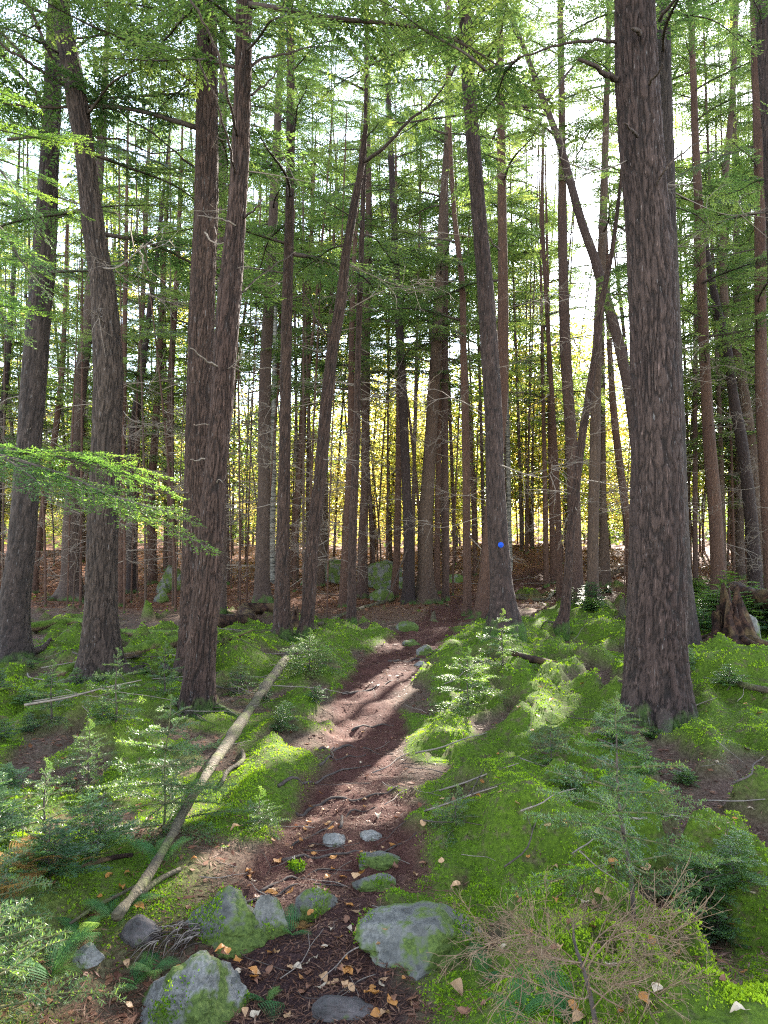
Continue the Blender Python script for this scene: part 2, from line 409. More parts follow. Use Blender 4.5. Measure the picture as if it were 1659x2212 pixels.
def ground_material():
    m, nt, out = mat('forest_floor')
    v, tc = coords(nt)
    am = N(nt, 'ShaderNodeAttribute', attribute_name='moss').outputs['Fac']; at_ = N(nt, 'ShaderNodeAttribute', attribute_name='trail').outputs['Fac']
    al = N(nt, 'ShaderNodeAttribute', attribute_name='leaf').outputs['Fac']
    f = noise(nt, v, 45, 5, .7); g = noise(nt, v, 5, 4); st = noise(nt, v, 160, 3, .7)
    lit = ramp(nt, f, [(.3, (0.035, 0.02, 0.014)), (.52, (0.10, 0.06, 0.042)), (.75, (0.2, 0.14, 0.10))])
    lit = mixc(nt, ramp(nt, g, [(.4, (0, 0, 0)), (.65, (.6, .6, .6))]), lit, (0.07, 0.055, 0.03))
    tr = ramp(nt, st, [(.3, (0.026, 0.010, 0.007)), (.5, (0.080, 0.030, 0.021)), (.72, (0.17, 0.085, 0.062))])
    tr = mixc(nt, ramp(nt, g, [(.42, (0, 0, 0)), (.7, (1, 1, 1))]), tr, mixc(nt, 1.0, tr, (0.6, 0.52, 0.55), 'MULTIPLY'))
    ms = ramp(nt, f, [(.3, (0.026, 0.046, 0.004)), (.7, (0.10, 0.155, 0.010))])
    lf = ramp(nt, f, [(.3, (0.06, 0.022, 0.014)), (.5, (0.16, 0.065, 0.036)), (.72, (0.32, 0.18, 0.105))])
    ms = mixc(nt, ramp(nt, noise(nt, v, 11, 4, .65), [(.52, (0, 0, 0)), (.68, (.8, .8, .8))]), ms, lit)
    mud = N(nt, 'ShaderNodeAttribute', attribute_name='mud').outputs['Fac']
    tr = mixc(nt, mud, tr, ramp(nt, st, [(.3, (0.012, 0.007, 0.007)), (.55, (0.034, 0.019, 0.018)), (.75, (0.085, 0.05, 0.045))]))
    c = mixc(nt, al, lit, lf); c = mixc(nt, am, c, ms); c = mixc(nt, at_, c, tr)
    principled(nt, out, c, .9, .15, mth(nt, 'ADD', f, mth(nt, 'MULTIPLY', st, .5)), .8, .02)
    return m
M['ground'] = ground_material()

def rock_material(name, mossy, grey=(0.215, 0.198, 0.175), dark=(0.075, 0.07, 0.06)):
    m, nt, out = mat(name)
    v, tc = coords(nt)
    ge = N(nt, 'ShaderNodeNewGeometry'); sp = N(nt, 'ShaderNodeSeparateXYZ'); nt.links.new(ge.outputs['Normal'], sp.inputs[0])
    a = noise(nt, v, 9, 5, .65); b = noise(nt, v, 70, 4, .7); s = noise(nt, v, 4.5, 4, .6)
    c = ramp(nt, a, [(.32, dark), (.5, grey), (.68, tuple(min(.6, x * 1.55) for x in grey))])
    c = mixc(nt, ramp(nt, b, [(.42, (0, 0, 0)), (.66, (.75, .75, .75))]), c, (0.045, 0.045, 0.04))
    mo = ramp(nt, b, [(.3, (0.025, 0.04, 0.008)), (.6, (0.085, 0.115, 0.022)), (.75, (0.14, 0.16, 0.035))])
    mf = mth(nt, 'ADD', mth(nt, 'MULTIPLY', s, 2.2), mossy - 1.6)
    mf = mth(nt, 'ADD', mf, mth(nt, 'MULTIPLY', a, .5))
    mf = ramp(nt, mf, [(.35, (0, 0, 0)), (.55, (1, 1, 1))])
    c = mixc(nt, mf, c, mo)
    principled(nt, out, c, .88, .25, mth(nt, 'ADD', a, mth(nt, 'MULTIPLY', b, .6)), .6, .012)
    return m
M['rock'] = rock_material('granite', .72)
M['rock_moss'] = rock_material('mossy_granite', .88)
M['rock_mid'] = rock_material('half_mossy_granite', .74, (0.15, 0.14, 0.12), (0.05, 0.047, 0.04))
M['rock_bare'] = rock_material('bare_granite', .35)
M['rock_dark'] = rock_material('dark_stone', .3, (0.085, 0.068, 0.062), (0.03, 0.025, 0.024))

def rot_material():
    m, nt, out = mat('rotten_wood')
    v, tc = coords(nt, (1, 1, 1))
    a = noise(nt, v, 14, 5, .7); b = noise(nt, v, 3.2, 3)
    c = ramp(nt, a, [(.33, (0.008, 0.005, 0.004)), (.5, (0.042, 0.021, 0.014)), (.7, (0.14, 0.075, 0.04))])
    c = mixc(nt, ramp(nt, b, [(.45, (0, 0, 0)), (.65, (.8, .8, .8))]), c, ramp(nt, a, [(.3, (0.07, 0.05, 0.02)), (.7, (0.24, 0.18, 0.08))]))
    c = mixc(nt, 1.0, c, (.62, .55, .55), 'MULTIPLY')
    principled(nt, out, c, .85, .2, a, .9, .03); return m
M['rot'] = rot_material()
def moss_log_material():
    m, nt, out = mat('mossy_log')
    v, tc = coords(nt)
    a = noise(nt, v, 22, 5, .7); b = noise(nt, v, 2.4, 4, .6)
    w = ramp(nt, a, [(.33, (0.03, 0.018, 0.012)), (.7, (0.2, 0.13, 0.07))])
    mo = ramp(nt, a, [(.3, (0.025, 0.05, 0.006)), (.7, (0.12, 0.17, 0.02))])
    ge = N(nt, 'ShaderNodeNewGeometry'); sp = N(nt, 'ShaderNodeSeparateXYZ'); nt.links.new(ge.outputs['Normal'], sp.inputs[0])
    f = mth(nt, 'ADD', mth(nt, 'MULTIPLY', sp.outputs[2], .55), mth(nt, 'MULTIPLY', b, 1.0))
    c = mixc(nt, ramp(nt, f, [(.5, (0, 0, 0)), (.75, (1, 1, 1))]), w, mo)
    principled(nt, out, c, .9, .15, a, .8, .02); return m
M['mosslog'] = moss_log_material()
def plain(name, col, rough=.5, spec=.4):
    m, nt, out = mat(name)
    v, tc = coords(nt); n = noise(nt, v, 60, 3)
    principled(nt, out, mixc(nt, mth(nt, 'MULTIPLY', n, .35), col, tuple(a * .55 for a in col)), rough, spec); return m
M['blue'] = plain('blue_marker_plastic', (0.008, 0.06, 0.40), .7, .2)
M['nail'] = plain('nail_steel', (0.3, 0.3, 0.3), .35)

# ------------------------------------------------------------------ the ground sheet
def build_ground():
    ys = list(np.arange(-14, 1.2, 0.5)); y = 1.2
    while y < 240:
        ys.append(y); y += max(0.018, 0.0095 * y)
    ys = np.array(ys); u = np.linspace(-1, 1, 331); u = np.sign(u) * np.abs(u) ** 1.35
    Y, U = np.meshgrid(ys, u, indexing='ij')
    X = U * (4.5 + 0.95 * np.maximum(Y, 0))
    Z = height(X, Y)
    n, k = X.shape
    i = np.arange(n - 1)[:, None] * k + np.arange(k - 1)[None]
    Q = np.stack([i, i + 1, i + k + 1, i + k], -1).reshape(-1, 4)
    b = MB(); b.add(np.stack([X, Y, Z], -1), Q)
    me = b.mesh('forest_floor', M['ground'])
    x, y = X.ravel(), Y.ravel()
    lf = sstep(14, 20, y) * (0.75 + 0.5 * fbm(x / 2, y / 2, seed=61)) * (1 - 0.7 * sstep(2.5, 6, x) * (1 - sstep(20, 27, y)))
    lf = np.clip(np.maximum(lf, sstep(24, 30, y) * .9), 0, 1)
    for nm, val in (('moss', moss_m(x, y)), ('trail', trail_m(x, y)), ('leaf', lf), ('mud', sstep(3.9, 2.6, y + .35 * fbm(x * 3, y * 3, seed=63)) * .85)):
        a = me.attributes.new(nm, 'FLOAT', 'POINT'); a.data.foreach_set('value', val.astype(np.float32))
    tag(link('ground', me), kind='structure')
build_ground()

# ------------------------------------------------------------------ foliage generators
def frame_rows(D, roll=0.0):
    D = np.asarray(D, float); D = D / np.linalg.norm(D)
    up = np.array([0, 0, 1.0]) if abs(D[2]) < .97 else np.array([0, 1.0, 0])
    Y = np.cross(up, D); Y /= np.linalg.norm(Y); Z = np.cross(D, Y)
    c, s = math.cos(roll), math.sin(roll)
    return D, Y * c + Z * s, Z * c - Y * s

def child_of(name, me, root, loc, D, scale, roll=0.0, col=None):
    X, Y, Z = frame_rows(D, roll)
    o = bpy.data.objects.new(name, me); COL.objects.link(o); o.parent = root
    m = Matrix(((X[0], Y[0], Z[0], loc[0]), (X[1], Y[1], Z[1], loc[1]), (X[2], Y[2], Z[2], loc[2]), (0, 0, 0, 1)))
    o.matrix_local = m @ Matrix.Diagonal((scale, scale, scale, 1))
    if col is not None: o.color = col
    return o

def gen_bough(L, seed, pitch=0.07, fan=0.42, leaf=0.078, width=0.026, lp=0.040, droop=0.10, sub=True):
    """flat spray of a hemlock: wood (limb and side twigs) and needle twigs"""
    r = np.random.default_rng(seed)
    n = 14; t = np.linspace(0, 1, n)
    ky, kz = r.uniform(-.12, .12), r.uniform(.6, 1.3) * droop
    main = np.stack([L * t, L * ky * t**2 + .02 * L * np.sin(t * 9 + seed), L * (.05 * np.sin(t * 3) - kz * t**2)], -1)
    W = MB(); W.add(*tube(main, np.linspace(.011 * L, .0018, n), 5))
    Cs, Ds, Ns, ls = [], [], [], []
    s = 0.10 * L
    k = 0
    while s < L * .985:
        tt = s / L
        env = fan * L * (min(1, tt * 3.5 + .1)) * (1 - tt) ** .75 + .05
        for side in (-1, 1):
            if r.random() < .12: continue
            ln = env * r.uniform(.6, 1.15)
            p = np.array([np.interp(tt, t, main[:, j]) for j in range(3)])
            ang = R(r.uniform(42, 66)); m = max(3, int(ln / .09) + 2); q = np.linspace(0, 1, m)
            dirx, diry = math.cos(ang), side * math.sin(ang)
            dz = r.normal(.02, .10)
            P = p + np.stack([ln * dirx * q + .06 * ln * q**2, ln * diry * q, ln * (dz * q - r.uniform(.1, .3) * q**2)], -1)
            if ln > .12: W.add(*tube(P, np.linspace(.0045, .0012, m), 3, False))
            k2 = int(ln / lp) + 1
            f = (np.arange(k2) + r.uniform(0, 1, k2) * .7) / k2
            base = np.stack([np.interp(f, q, P[:, j]) for j in range(3)], -1)
            tang = P[-1] - P[0]; tang = tang / (np.linalg.norm(tang) + 1e-9)
            for s2 in (-1, 1):
                keep = r.random(k2) > .1
                a2 = np.radians(r.uniform(38, 62, k2)) * s2
                dx = tang[0] * np.cos(a2) - tang[1] * np.sin(a2); dy = tang[0] * np.sin(a2) + tang[1] * np.cos(a2)
                dd = np.stack([dx, dy, tang[2] + r.normal(-.06, .14, k2)], -1)
                Cs.append(base[keep]); Ds.append(dd[keep]); ls.append((leaf * r.uniform(.7, 1.45, k2) * (1 - .45 * f))[keep])
            Cs.append(P[-1:]); Ds.append(tang[None]); ls.append(np.array([leaf]))
        s += pitch * r.uniform(.7, 1.3); k += 1
    C, D, l = np.concatenate(Cs), np.concatenate(Ds), np.concatenate(ls)
    Nn = np.stack([r.normal(0, .28, len(C)), r.normal(0, .28, len(C)), np.ones(len(C))], -1)
    V, Q = rhombi(C, D, Nn, l, width * r.uniform(.8, 1.2, len(C)))
    F = MB(); F.add(V, Q, tint=np.repeat(np.clip(C[:, 0] / L * .7 + r.uniform(0, .4, len(C)), 0, 1), 4))
    RAW[seed] = (np.concatenate(W.v), np.concatenate(W.q), np.concatenate(F.v), np.concatenate(F.att))
    return W.mesh('bough', M['twig']), F.mesh('needles', M['needles'], False)
RAW = {}

BOUGH = [gen_bough(L, 100 + i, droop=d) for i, (L, d) in enumerate([(1.5, .05), (1.8, .12), (2.1, .16), (2.3, .08), (2.5, .2), (2.7, .13), (3.0, .18), (2.2, .25)])]
BLEN = [1.5, 1.8, 2.1, 2.3, 2.5, 2.7, 3.0, 2.2]
def far_bough(L, seed, droop):
    w, f = gen_bough(L, seed, .13, .45, .15, .045, .085, droop)
    return w, f
FAR = [far_bough(L, 300 + i, d) for i, (L, d) in enumerate([(1.8, .1), (2.2, .18), (2.6, .14), (2.0, .22), (2.9, .2)])]
FLEN = [1.8, 2.2, 2.6, 2.0, 2.9]
def gen_conifer_crown(seed, H, z0, nb, reach):
    """a whole crown of flat boughs for the trees deep in the stand"""
    r = np.random.default_rng(seed); W, F = MB(), MB(); az = 0
    for k in range(nb):
        f = (k + r.random()) / nb; z = z0 + (H - z0 - .3) * f; az += 2.4 + r.normal(0, .35); i = int(r.integers(5))
        sc = reach / FLEN[i] * (1 - .72 * f ** 1.3) * r.uniform(.7, 1.15); el = r.uniform(-.25, .2) + .2 * f
        X, Y, Z = frame_rows((math.cos(az) * math.cos(el), math.sin(az) * math.cos(el), math.sin(el)), r.normal(0, .25)); m = np.stack([X, Y, Z])
        wv, wq, fv, ft = RAW[300 + i]; o = np.array([0, 0, z])
        W.add(wv * sc @ m + o, wq); F.add(fv * sc @ m + o, np.arange(len(fv)).reshape(-1, 4), tint=ft)
    n = W.n; W.add(np.concatenate(F.v), np.concatenate(F.q), m=1, tint=np.concatenate(F.att))
    return W.mesh('crown', [M['twig'], M['needles']], False)
CONE = [gen_conifer_crown(400 + i, 22, z, n, q) for i, (z, n, q) in enumerate([(3.0, 34, 2.5), (8.0, 26, 2.8), (4.0, 32, 2.4), (9.0, 24, 2.9), (2.4, 36, 2.4), (10.0, 22, 2.6)])]

def gen_spray(L, seed, fan=.36, sp=.035, tp=.028, needle=.012, nw=.0026, step=.0042, droop=.2, ranks=1, mats=('twig', 'needles_fresh'), wr=.006, zc=0.0):
    """a branch close to the camera, needle by needle"""
    r = np.random.default_rng(seed)
    n = 16; t = np.linspace(0, 1, n)
    main = np.stack([L * t, .03 * L * np.sin(t * 7 + seed), L * (zc * t - droop * t**2)], -1)
    W = MB(); W.add(*tube(main, np.linspace(wr, .0012, n), 6))
    segs = [(main[i], main[i + 1]) for i in range(int(n * .35), n - 1)]
    s = .08 * L
    while s < L * .99:
        tt = s / L
        env = fan * L * min(1, tt * 3 + .15) * (1 - tt) ** .8 + .03
        for side in (-1, 1):
            if r.random() < .15: continue
            ln = env * r.uniform(.55, 1.15); p = np.array([np.interp(tt, t, main[:, j]) for j in range(3)])
            ang = R(r.uniform(42, 62)); tang = np.array([math.cos(ang), side * math.sin(ang), r.normal(.02, .12)])
            m = 4; q = np.linspace(0, 1, m)
            P = p + tang * ln * q[:, None] + np.array([.05, 0, -.2])[None] * ln * q[:, None]**2
            W.add(*tube(P, np.linspace(.0018, .0007, m), 3, False))
            for i in range(m - 1): segs.append((P[i], P[i + 1]))
            k = int(ln / tp)
            for j in range(k):
                f = (j + .6) / (k + .3)
                if r.random() < .12: continue
                b = np.array([np.interp(f, q, P[:, c]) for c in range(3)]); a2 = R(r.uniform(40, 58)) * (1 if j % 2 else -1)
                d = np.array([tang[0] * math.cos(a2) - tang[1] * math.sin(a2), tang[0] * math.sin(a2) + tang[1] * math.cos(a2), tang[2] + r.normal(-.1, .1)])
                l2 = min(.09, .45 * ln * (1 - f) + .02) * r.uniform(.7, 1.2)
                segs.append((b, b + d * l2))
        s += sp * r.uniform(.7, 1.3)
    A = np.array([a for a, b in segs]); B = np.array([b for a, b in segs]); ln = np.linalg.norm(B - A, axis=1)
    cnt = np.maximum(1, (ln / step).astype(int)); idx = np.repeat(np.arange(len(A)), cnt)
    f = r.random(len(idx)); T = (B - A)[idx] / ln[idx][:, None]
    P = A[idx] + (B - A)[idx] * f[:, None]
    sd = np.where(r.random(len(idx)) < .5, -1.0, 1.0)
    S = np.cross(np.array([0, 0, 1.0])[None], T); S /= np.linalg.norm(S, axis=1)[:, None] + 1e-9
    up = r.normal(0.1, .22 if ranks == 1 else .6, len(idx))
    D = T * .55 + S * sd[:, None] * .8 + np.array([0, 0, 1.0])[None] * up[:, None]
    Nn = np.stack([r.normal(0, .3, len(idx)), r.normal(0, .3, len(idx)), np.ones(len(idx))], -1)
    V, Q = rhombi(P, D, Nn, needle * r.uniform(.7, 1.2, len(idx)), nw)
    F = MB(); F.add(V, Q, tint=np.repeat(np.clip(P[:, 0] / L * .75 + r.uniform(0, .3, len(idx)), 0, 1), 4))
    return W.mesh('branch', M[mats[0]]), F.mesh('needles', M[mats[1]], False)

def gen_dead(L, seed, rad=.009, forks=6, material='deadtwig', curl=.12, depth=1, sides=4):
    r = np.random.default_rng(seed); W = MB()
    def grow(p, d, l, rd, lev):
        n = 7 if lev == 0 else 4
        t = np.linspace(0, 1, n); w = r.normal(0, curl, (3, 3))
        P = p + d * l * t[:, None] + (w[0] * np.sin(t * 3)[:, None] + w[1] * (t**2)[:, None]) * l
        W.add(*tube(P, np.linspace(rd, rd * .25 + .0005, n), sides if lev == 0 else 3, lev == 0))
        if lev < depth + 1 and l > .05:
            for _ in range(forks if lev == 0 else max(2, forks // 2)):
                f = r.uniform(.25, .98); b = np.array([np.interp(f, t, P[:, j]) for j in range(3)])
                dd = d + r.normal(0, .65, 3); dd /= np.linalg.norm(dd)
                if lev < depth: grow(b, dd, l * r.uniform(.25, .5), rd * .5, lev + 1)
                else: grow(b, dd, l * r.uniform(.2, .45), rd * .45, 9)
    grow(np.zeros(3), np.array([1.0, 0, 0]), L, rad, 0)
    return W.mesh('dead_branch', M[material])
DEAD = [gen_dead(l, 500 + i, rd, f) for i, (l, rd, f) in enumerate([(.5, .008, 3), (.8, .009, 5), (1.1, .011, 7), (1.4, .012, 8), (.3, .010, 1), (1.7, .013, 9)])]

# ------------------------------------------------------------------ where sunlight falls through the crowns
def sun_spot(px, py, rad, D=None):
    p = ground(px, py) if D is None else at(px, py, D)
    return (p, rad)
GAPS = [sun_spot(*a) for a in [(770, 1575, .22), (820, 1560, .22), (930, 1480, .3), (900, 1510, .22), (985, 1570, .28),
        (360, 1620, .4, 3.9), (350, 1760, .35, 3.6), (60, 1860, .4), (40, 1960, .35), (20, 2080, .3, 2.6), (110, 1750, .3),
        (60, 560, .8, 5.0), (120, 420, .8, 5.0), (250, 1020, .45, 4.3), (430, 1160, .3, 4.0), (90, 980, .45, 4.2), (1040, 1480, .3)]] + [(EYE.copy(), .55)]
GP = np.array([g[0] for g in GAPS]); GR = np.array([g[1] for g in GAPS])

def blocks_sun(a, b, half):
    for f in (.2, .5, .8, 1.0):
        p = a + (b - a) * f
        v = p[None] - GP; s = v @ SUN_DIR
        d = np.linalg.norm(v - s[:, None] * SUN_DIR[None], axis=1)
        if ((s > 1.0) & (d < GR + half)).any(): return True
    return False

def in_sun_lane(x, y, reach, z0, H):
    for p, g in zip(GP, GR):
        s = ((x - p[0]) * SUN_DIR[0] + (y - p[1]) * SUN_DIR[1]) / (SUN_DIR[0] ** 2 + SUN_DIR[1] ** 2)
        q = p + SUN_DIR * s
        if s > 1 and math.hypot(q[0] - x, q[1] - y) < reach + g and z0 - 1 < q[2] < H: return True
    return False

# ------------------------------------------------------------------ trees
def trunk_mesh(P, rad, base, sides, seg, seed, bark, flare, rough):
    n = max(6, int(np.linalg.norm(P[-1] - P[0]) / seg))
    d = np.r_[0, np.cumsum(np.linalg.norm(np.diff(P, axis=0), axis=1))]
    # denser rings low down, where the photograph looks closest
    s = d[-1] * np.linspace(0, 1, n) ** 1.5
    full = smooth_path(np.c_[P, rad], 400); fd = np.r_[0, np.cumsum(np.linalg.norm(np.diff(full[:, :3], axis=0), axis=1))]
    s = s / d[-1] * fd[-1]; full[:, 3] = np.interp(np.linspace(0, d[-1], 400), d, rad)
    A = np.stack([np.interp(s, fd, full[:, j]) for j in range(4)], -1)
    C, rr = A[:, :3] - base, A[:, 3]
    th = np.linspace(0, 2 * math.pi, sides, endpoint=False); r = np.random.default_rng(seed)
    z = C[:, 2][:, None]; T = th[None]
    lob = sum(a * np.cos(k * T + p) for k, a, p in zip((2, 3, 5), (.35, .4, .25), r.uniform(0, 6.28, 3)))
    fl = 1 + flare * np.exp(-np.maximum(z, 0) / (.10 + .55 * rr[0])) * (.55 + .6 * lob)
    slow = 1 + .05 * fbm(np.cos(T) * 1.3 + z * .0, np.sin(T) * 1.3, z * 1.1, seed=seed, o=2)
    rd = rr[:, None] * fl * slow
    if rough > 0:
        x, y = np.cos(T) * rr[:, None], np.sin(T) * rr[:, None]
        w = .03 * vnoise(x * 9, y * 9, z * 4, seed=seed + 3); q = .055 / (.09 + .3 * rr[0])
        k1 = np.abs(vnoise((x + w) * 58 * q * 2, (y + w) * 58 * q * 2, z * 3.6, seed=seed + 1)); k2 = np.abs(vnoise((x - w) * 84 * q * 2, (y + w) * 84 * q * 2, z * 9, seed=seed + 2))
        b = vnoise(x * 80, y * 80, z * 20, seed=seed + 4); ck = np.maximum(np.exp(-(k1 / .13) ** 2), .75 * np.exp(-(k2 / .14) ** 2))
        rd = rd + rough * (.35 - 1.25 * ck + .25 * b); TINT = ck.ravel()  # furrow mask also drives the recess shade painted into the bark colour
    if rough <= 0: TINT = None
    V = np.stack([C[:, 0][:, None] + rd * np.cos(T), C[:, 1][:, None] + rd * np.sin(T), np.broadcast_to(z, rd.shape)], -1).reshape(-1, 3)
    i = np.arange(n - 1)[:, None] * sides; j = np.arange(sides)[None]; k = (j + 1) % sides
    Q = np.stack([i + j, i + k, i + sides + k, i + sides + j], -1).reshape(-1, 4)
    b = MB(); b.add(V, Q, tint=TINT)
    return b.mesh('trunk', bark), A

def make_tree(name, label, pts, D=None, H=20.0, z0=5.5, nb=20, blen=1.0, nd=8, dz=(1.6, 7.0), seed=0, color=(1, 1, 1, 1), bark=None, flare=.55, group=None, cat='tree', far=False, merged=True):
    r = np.random.default_rng(1000 + seed)
    if D is None: base = ground(pts[0][0], pts[0][1]); D = base[1]
    else:
        base = at(pts[0][0], pts[0][1], D); base = on(base[0], D)
    P = [base]; rad = [pts[0][2] / 2 / PF * D]
    for (x, y, w) in pts[1:]:
        p = at(x, y, D)
        if p[2] > P[-1][2] + .12: P.append(p); rad.append(w / 2 / PF * D)
    P = [P[0] - np.array([0, 0, .18])] + P; rad = [rad[0]] + rad
    d = P[-1] - P[-2]; d = d / d[2]
    top = P[-1]; rt = rad[-1]
    if top[2] < base[2] + H - 1.2:
        left = base[2] + H - top[2]; dx = d.copy(); dx[:2] *= .75
        P += [top + dx * left * .5, top + dx * left]; rad += [max(.02, rt * .6), .012]
    P, rad = np.array(P), np.array(rad)
    sides, seg, rough = (180, .03, .016) if D < 7 and rad[0] > .17 else (112, .034, .014) if D < 9.2 else (54, .065, .011) if D < 14.5 else (20, .22, 0) if D < 24 else (9, .6, 0)
    root = thing(name, label, cat, base, group)
    b_ = bark or (M['bark'] if D < 15 else M['bark_far'])
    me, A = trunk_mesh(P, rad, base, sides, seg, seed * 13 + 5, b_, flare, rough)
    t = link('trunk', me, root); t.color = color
    # live boughs
    if cat == 'tree' and not far and nb > 10: nb = int(nb * (1.05 if D < 12.5 else 1.5 if pts[0][0] > 1100 else 1.1)); z0 -= 1.2 if D < 12 else 0
    def axis(z):
        return np.array([np.interp(z, A[:, 2], A[:, j]) for j in range(4)])
    lib, lens = (FAR, FLEN) if far or D > 24 else (BOUGH, BLEN)
    n_ok, az = 0, r.uniform(0, 6.28)
    Hb = max(z0 + 2.5, min(H, CAMZ + D * .78 + 2.2))      # boughs above what can be seen from the trail are left out
    if far and merged and not in_sun_lane(base[0], base[1], .9, base[2] + z0, base[2] + H):
        i = (seed % 3) * 2 + (1 if 430 < pts[0][0] < 1480 else 0); s = H / 22.0
        for nm, m_ in (('crown', CONE[i]),):
            o = link(nm, m_, root, tuple(axis(base[2] + H * .6)[:3] * np.array([1, 1, 0]) - base * np.array([1, 1, 0]))); o.scale = (blen, blen, s); o.rotation_euler = (0, 0, r.uniform(0, 6.28))
        nb = 0
    for k in range(nb):
        f = (k + r.uniform(0, 1)) / max(nb, 1); z = base[2] + z0 + (Hb - z0 - .4) * f ** 1.25; f = min(1.0, max(0.0, (z - base[2] - z0) / max(1.0, H - z0)))
        az += 2.39996 + r.normal(0, .3); i = int(r.integers(len(lib)))
        sc = blen * r.uniform(.65, 1.15) * (1 - .55 * f ** 1.5)
        el = r.uniform(-.22, .18) + .25 * f
        dv = np.array([math.cos(az) * math.cos(el), math.sin(az) * math.cos(el), math.sin(el)])
        a = axis(z); p = a[:3] + dv * a[3] * .7; L = lens[i] * sc
        if blocks_sun(p, p + dv * L, .10 * L): continue
        q = p + dv * L
        if min(p[1], q[1]) < 2.5 and abs(p[0]) < 3: continue
        o = child_of('bough', lib[i][0], root, p - base, dv, sc, r.normal(0, .25))
        f_ = bpy.data.objects.new('needles', lib[i][1]); COL.objects.link(f_); f_.parent = o
        n_ok += 1
    if 12 < D < 26 and nd >= 8: nd = int(nd * 1.8)
    for k in range(nd):
        z = base[2] + r.uniform(*dz); a = axis(z)
        if z > A[-1, 2] - .5: continue
        az2 = r.uniform(0, 6.28); el = r.uniform(-.35, .3); dv = np.array([math.cos(az2) * math.cos(el), math.sin(az2) * math.cos(el), math.sin(el)])
        i = int(r.integers(len(DEAD)))
        child_of('dead_branch', DEAD[i], root, a[:3] + dv * a[3] * .6 - base, dv, r.uniform(.6, 1.1) * min(1, .55 + D / 25), r.uniform(0, 6.28))
    return root, base, A, D

def limb(tree, pts, w0, w1, name='limb', boughs=(), dy=None, material='bark_far'):
    """a branch of a tree that the photograph shows one by one; pts in the photograph, dy: how far it comes forward along its length"""
    root, base, A, D = tree
    dy = dy or [0] * len(pts)
    P = np.array([at(x, y, D + e) for (x, y), e in zip(pts, dy)]); n = max(8, len(P) * 5)
    S = smooth_path(P, n)
    S = S + .012 * np.stack([vnoise(np.arange(n) * .7, 0 * np.arange(n) + j, seed=len(pts) + j) for j in range(3)], -1)
    b = MB(); b.add(*tube(S - base, np.linspace(w0 / 2 / PF * D, w1 / 2 / PF * D, n), 8))
    o = link(name, b.mesh(name, M[material]), root)
    for f, i, sc, side in boughs:
        k = min(n - 2, int(f * (n - 1))); d = S[k + 1] - S[k]; d = d / np.linalg.norm(d)
        dv = d + np.array([0, side * .8, .05]); 
        c = child_of('bough', BOUGH[i][0], root, S[k] - base, dv, sc, 0.1)
        f_ = bpy.data.objects.new('needles', BOUGH[i][1]); COL.objects.link(f_); f_.parent = c
    return o

GREY = (1.0, 0.95, 0.94, 1); RED = (1.2, .93, .82, 1); PURP = (1.05, .88, .86, 1); DARK = (.45, .40, .44, 1); TAN = (1.15, 1.05, .95, 1); WARM = (1.25, .95, .82, 1)
MT = 'hemlock trunks standing around the trail'
def H_(label, pts, **k):
    return make_tree('hemlock_tree', label, pts, group=MT, **k)

t_edge = H_('grey furrowed trunk at the left edge, in front of the mossy horizontal log', [(30, 1425, 70), (32, 1306, 60), (45, 1200, 56), (64, 953, 50), (78, 753, 50), (91, 603, 51), (104, 400, 40), (113, 200, 36), (120, 0, 32)], seed=1, color=GREY, H=17, z0=6.2, nb=16)
t_crook = H_('crooked thick trunk with a swollen middle and burl, leaning left at its top', [(216, 1468, 84), (218, 1306, 64), (221, 1156, 62), (230, 953, 60), (234, 803, 62), (229, 703, 57), (221, 603, 50), (209, 540, 47), (197, 450, 45), (182, 320, 40), (164, 200, 46), (136, 50, 38), (128, 0, 38)], seed=2, color=TAN, H=16, z0=6.0, nb=16, flare=.8)
t_twinb = H_('rear trunk of the twin pair beside the fallen log, straight and slightly thicker', [(420, 1462, 70), (422, 1256, 58), (424, 1053, 52), (435, 703, 54), (445, 450, 50), (447, 150, 46), (445, 0, 43)], D=8.3, seed=3, color=RED, H=18, z0=7.5, nb=18, flare=.6)
t_twina = H_('front trunk of the twin pair, leaning right over the foot of the fallen log', [(427, 1535, 66), (427, 1506, 60), (434, 1406, 60), (448, 1256, 57), (463, 1053, 48), (472, 953, 46), (484, 803, 48), (490, 703, 50), (499, 603, 48), (512, 450, 40), (521, 300, 38), (525, 150, 36), (528, 0, 34)], seed=4, color=RED, H=16, z0=6.6, nb=16, flare=.55)
H_('slim grey trunk hidden behind the twin pair, seen in the gap between them', [(478, 1330, 22), (478, 900, 20), (479, 600, 18), (482, 250, 17), (482, 0, 15)], D=15.5, seed=5, color=GREY, z0=5.5, nb=16)
t4 = H_('straight grey trunk at the end of the rotten log, next to the white birch', [(566, 1298, 38), (566, 1281, 34), (570, 1053, 26), (573, 803, 26), (581, 653, 24), (588, 500, 20), (598, 300, 18), (612, 0, 13)], seed=6, color=GREY, H=20, z0=6.5, nb=24, flare=.7)
t5 = H_('straight red-brown trunk, left one of the close pair above the log top', [(609, 1372, 36), (610, 1356, 31), (611, 1156, 28), (615, 953, 25), (619, 703, 23), (626, 450, 19), (628, 150, 17), (626, 0, 15)], seed=7, color=RED, H=18, z0=6.5, nb=22)
t6 = H_('leaning trunk curving right as it rises, ends in a forked top', [(658, 1368, 30), (662, 1346, 28), (676, 1156, 28), (689, 1053, 26), (707, 853, 26), (719, 753, 24), (736, 653, 23), (747, 553, 19), (764, 450, 18), (783, 340, 13), (790, 270, 10)], seed=8, color=RED, H=8.5, z0=5.2, nb=7, blen=.7)
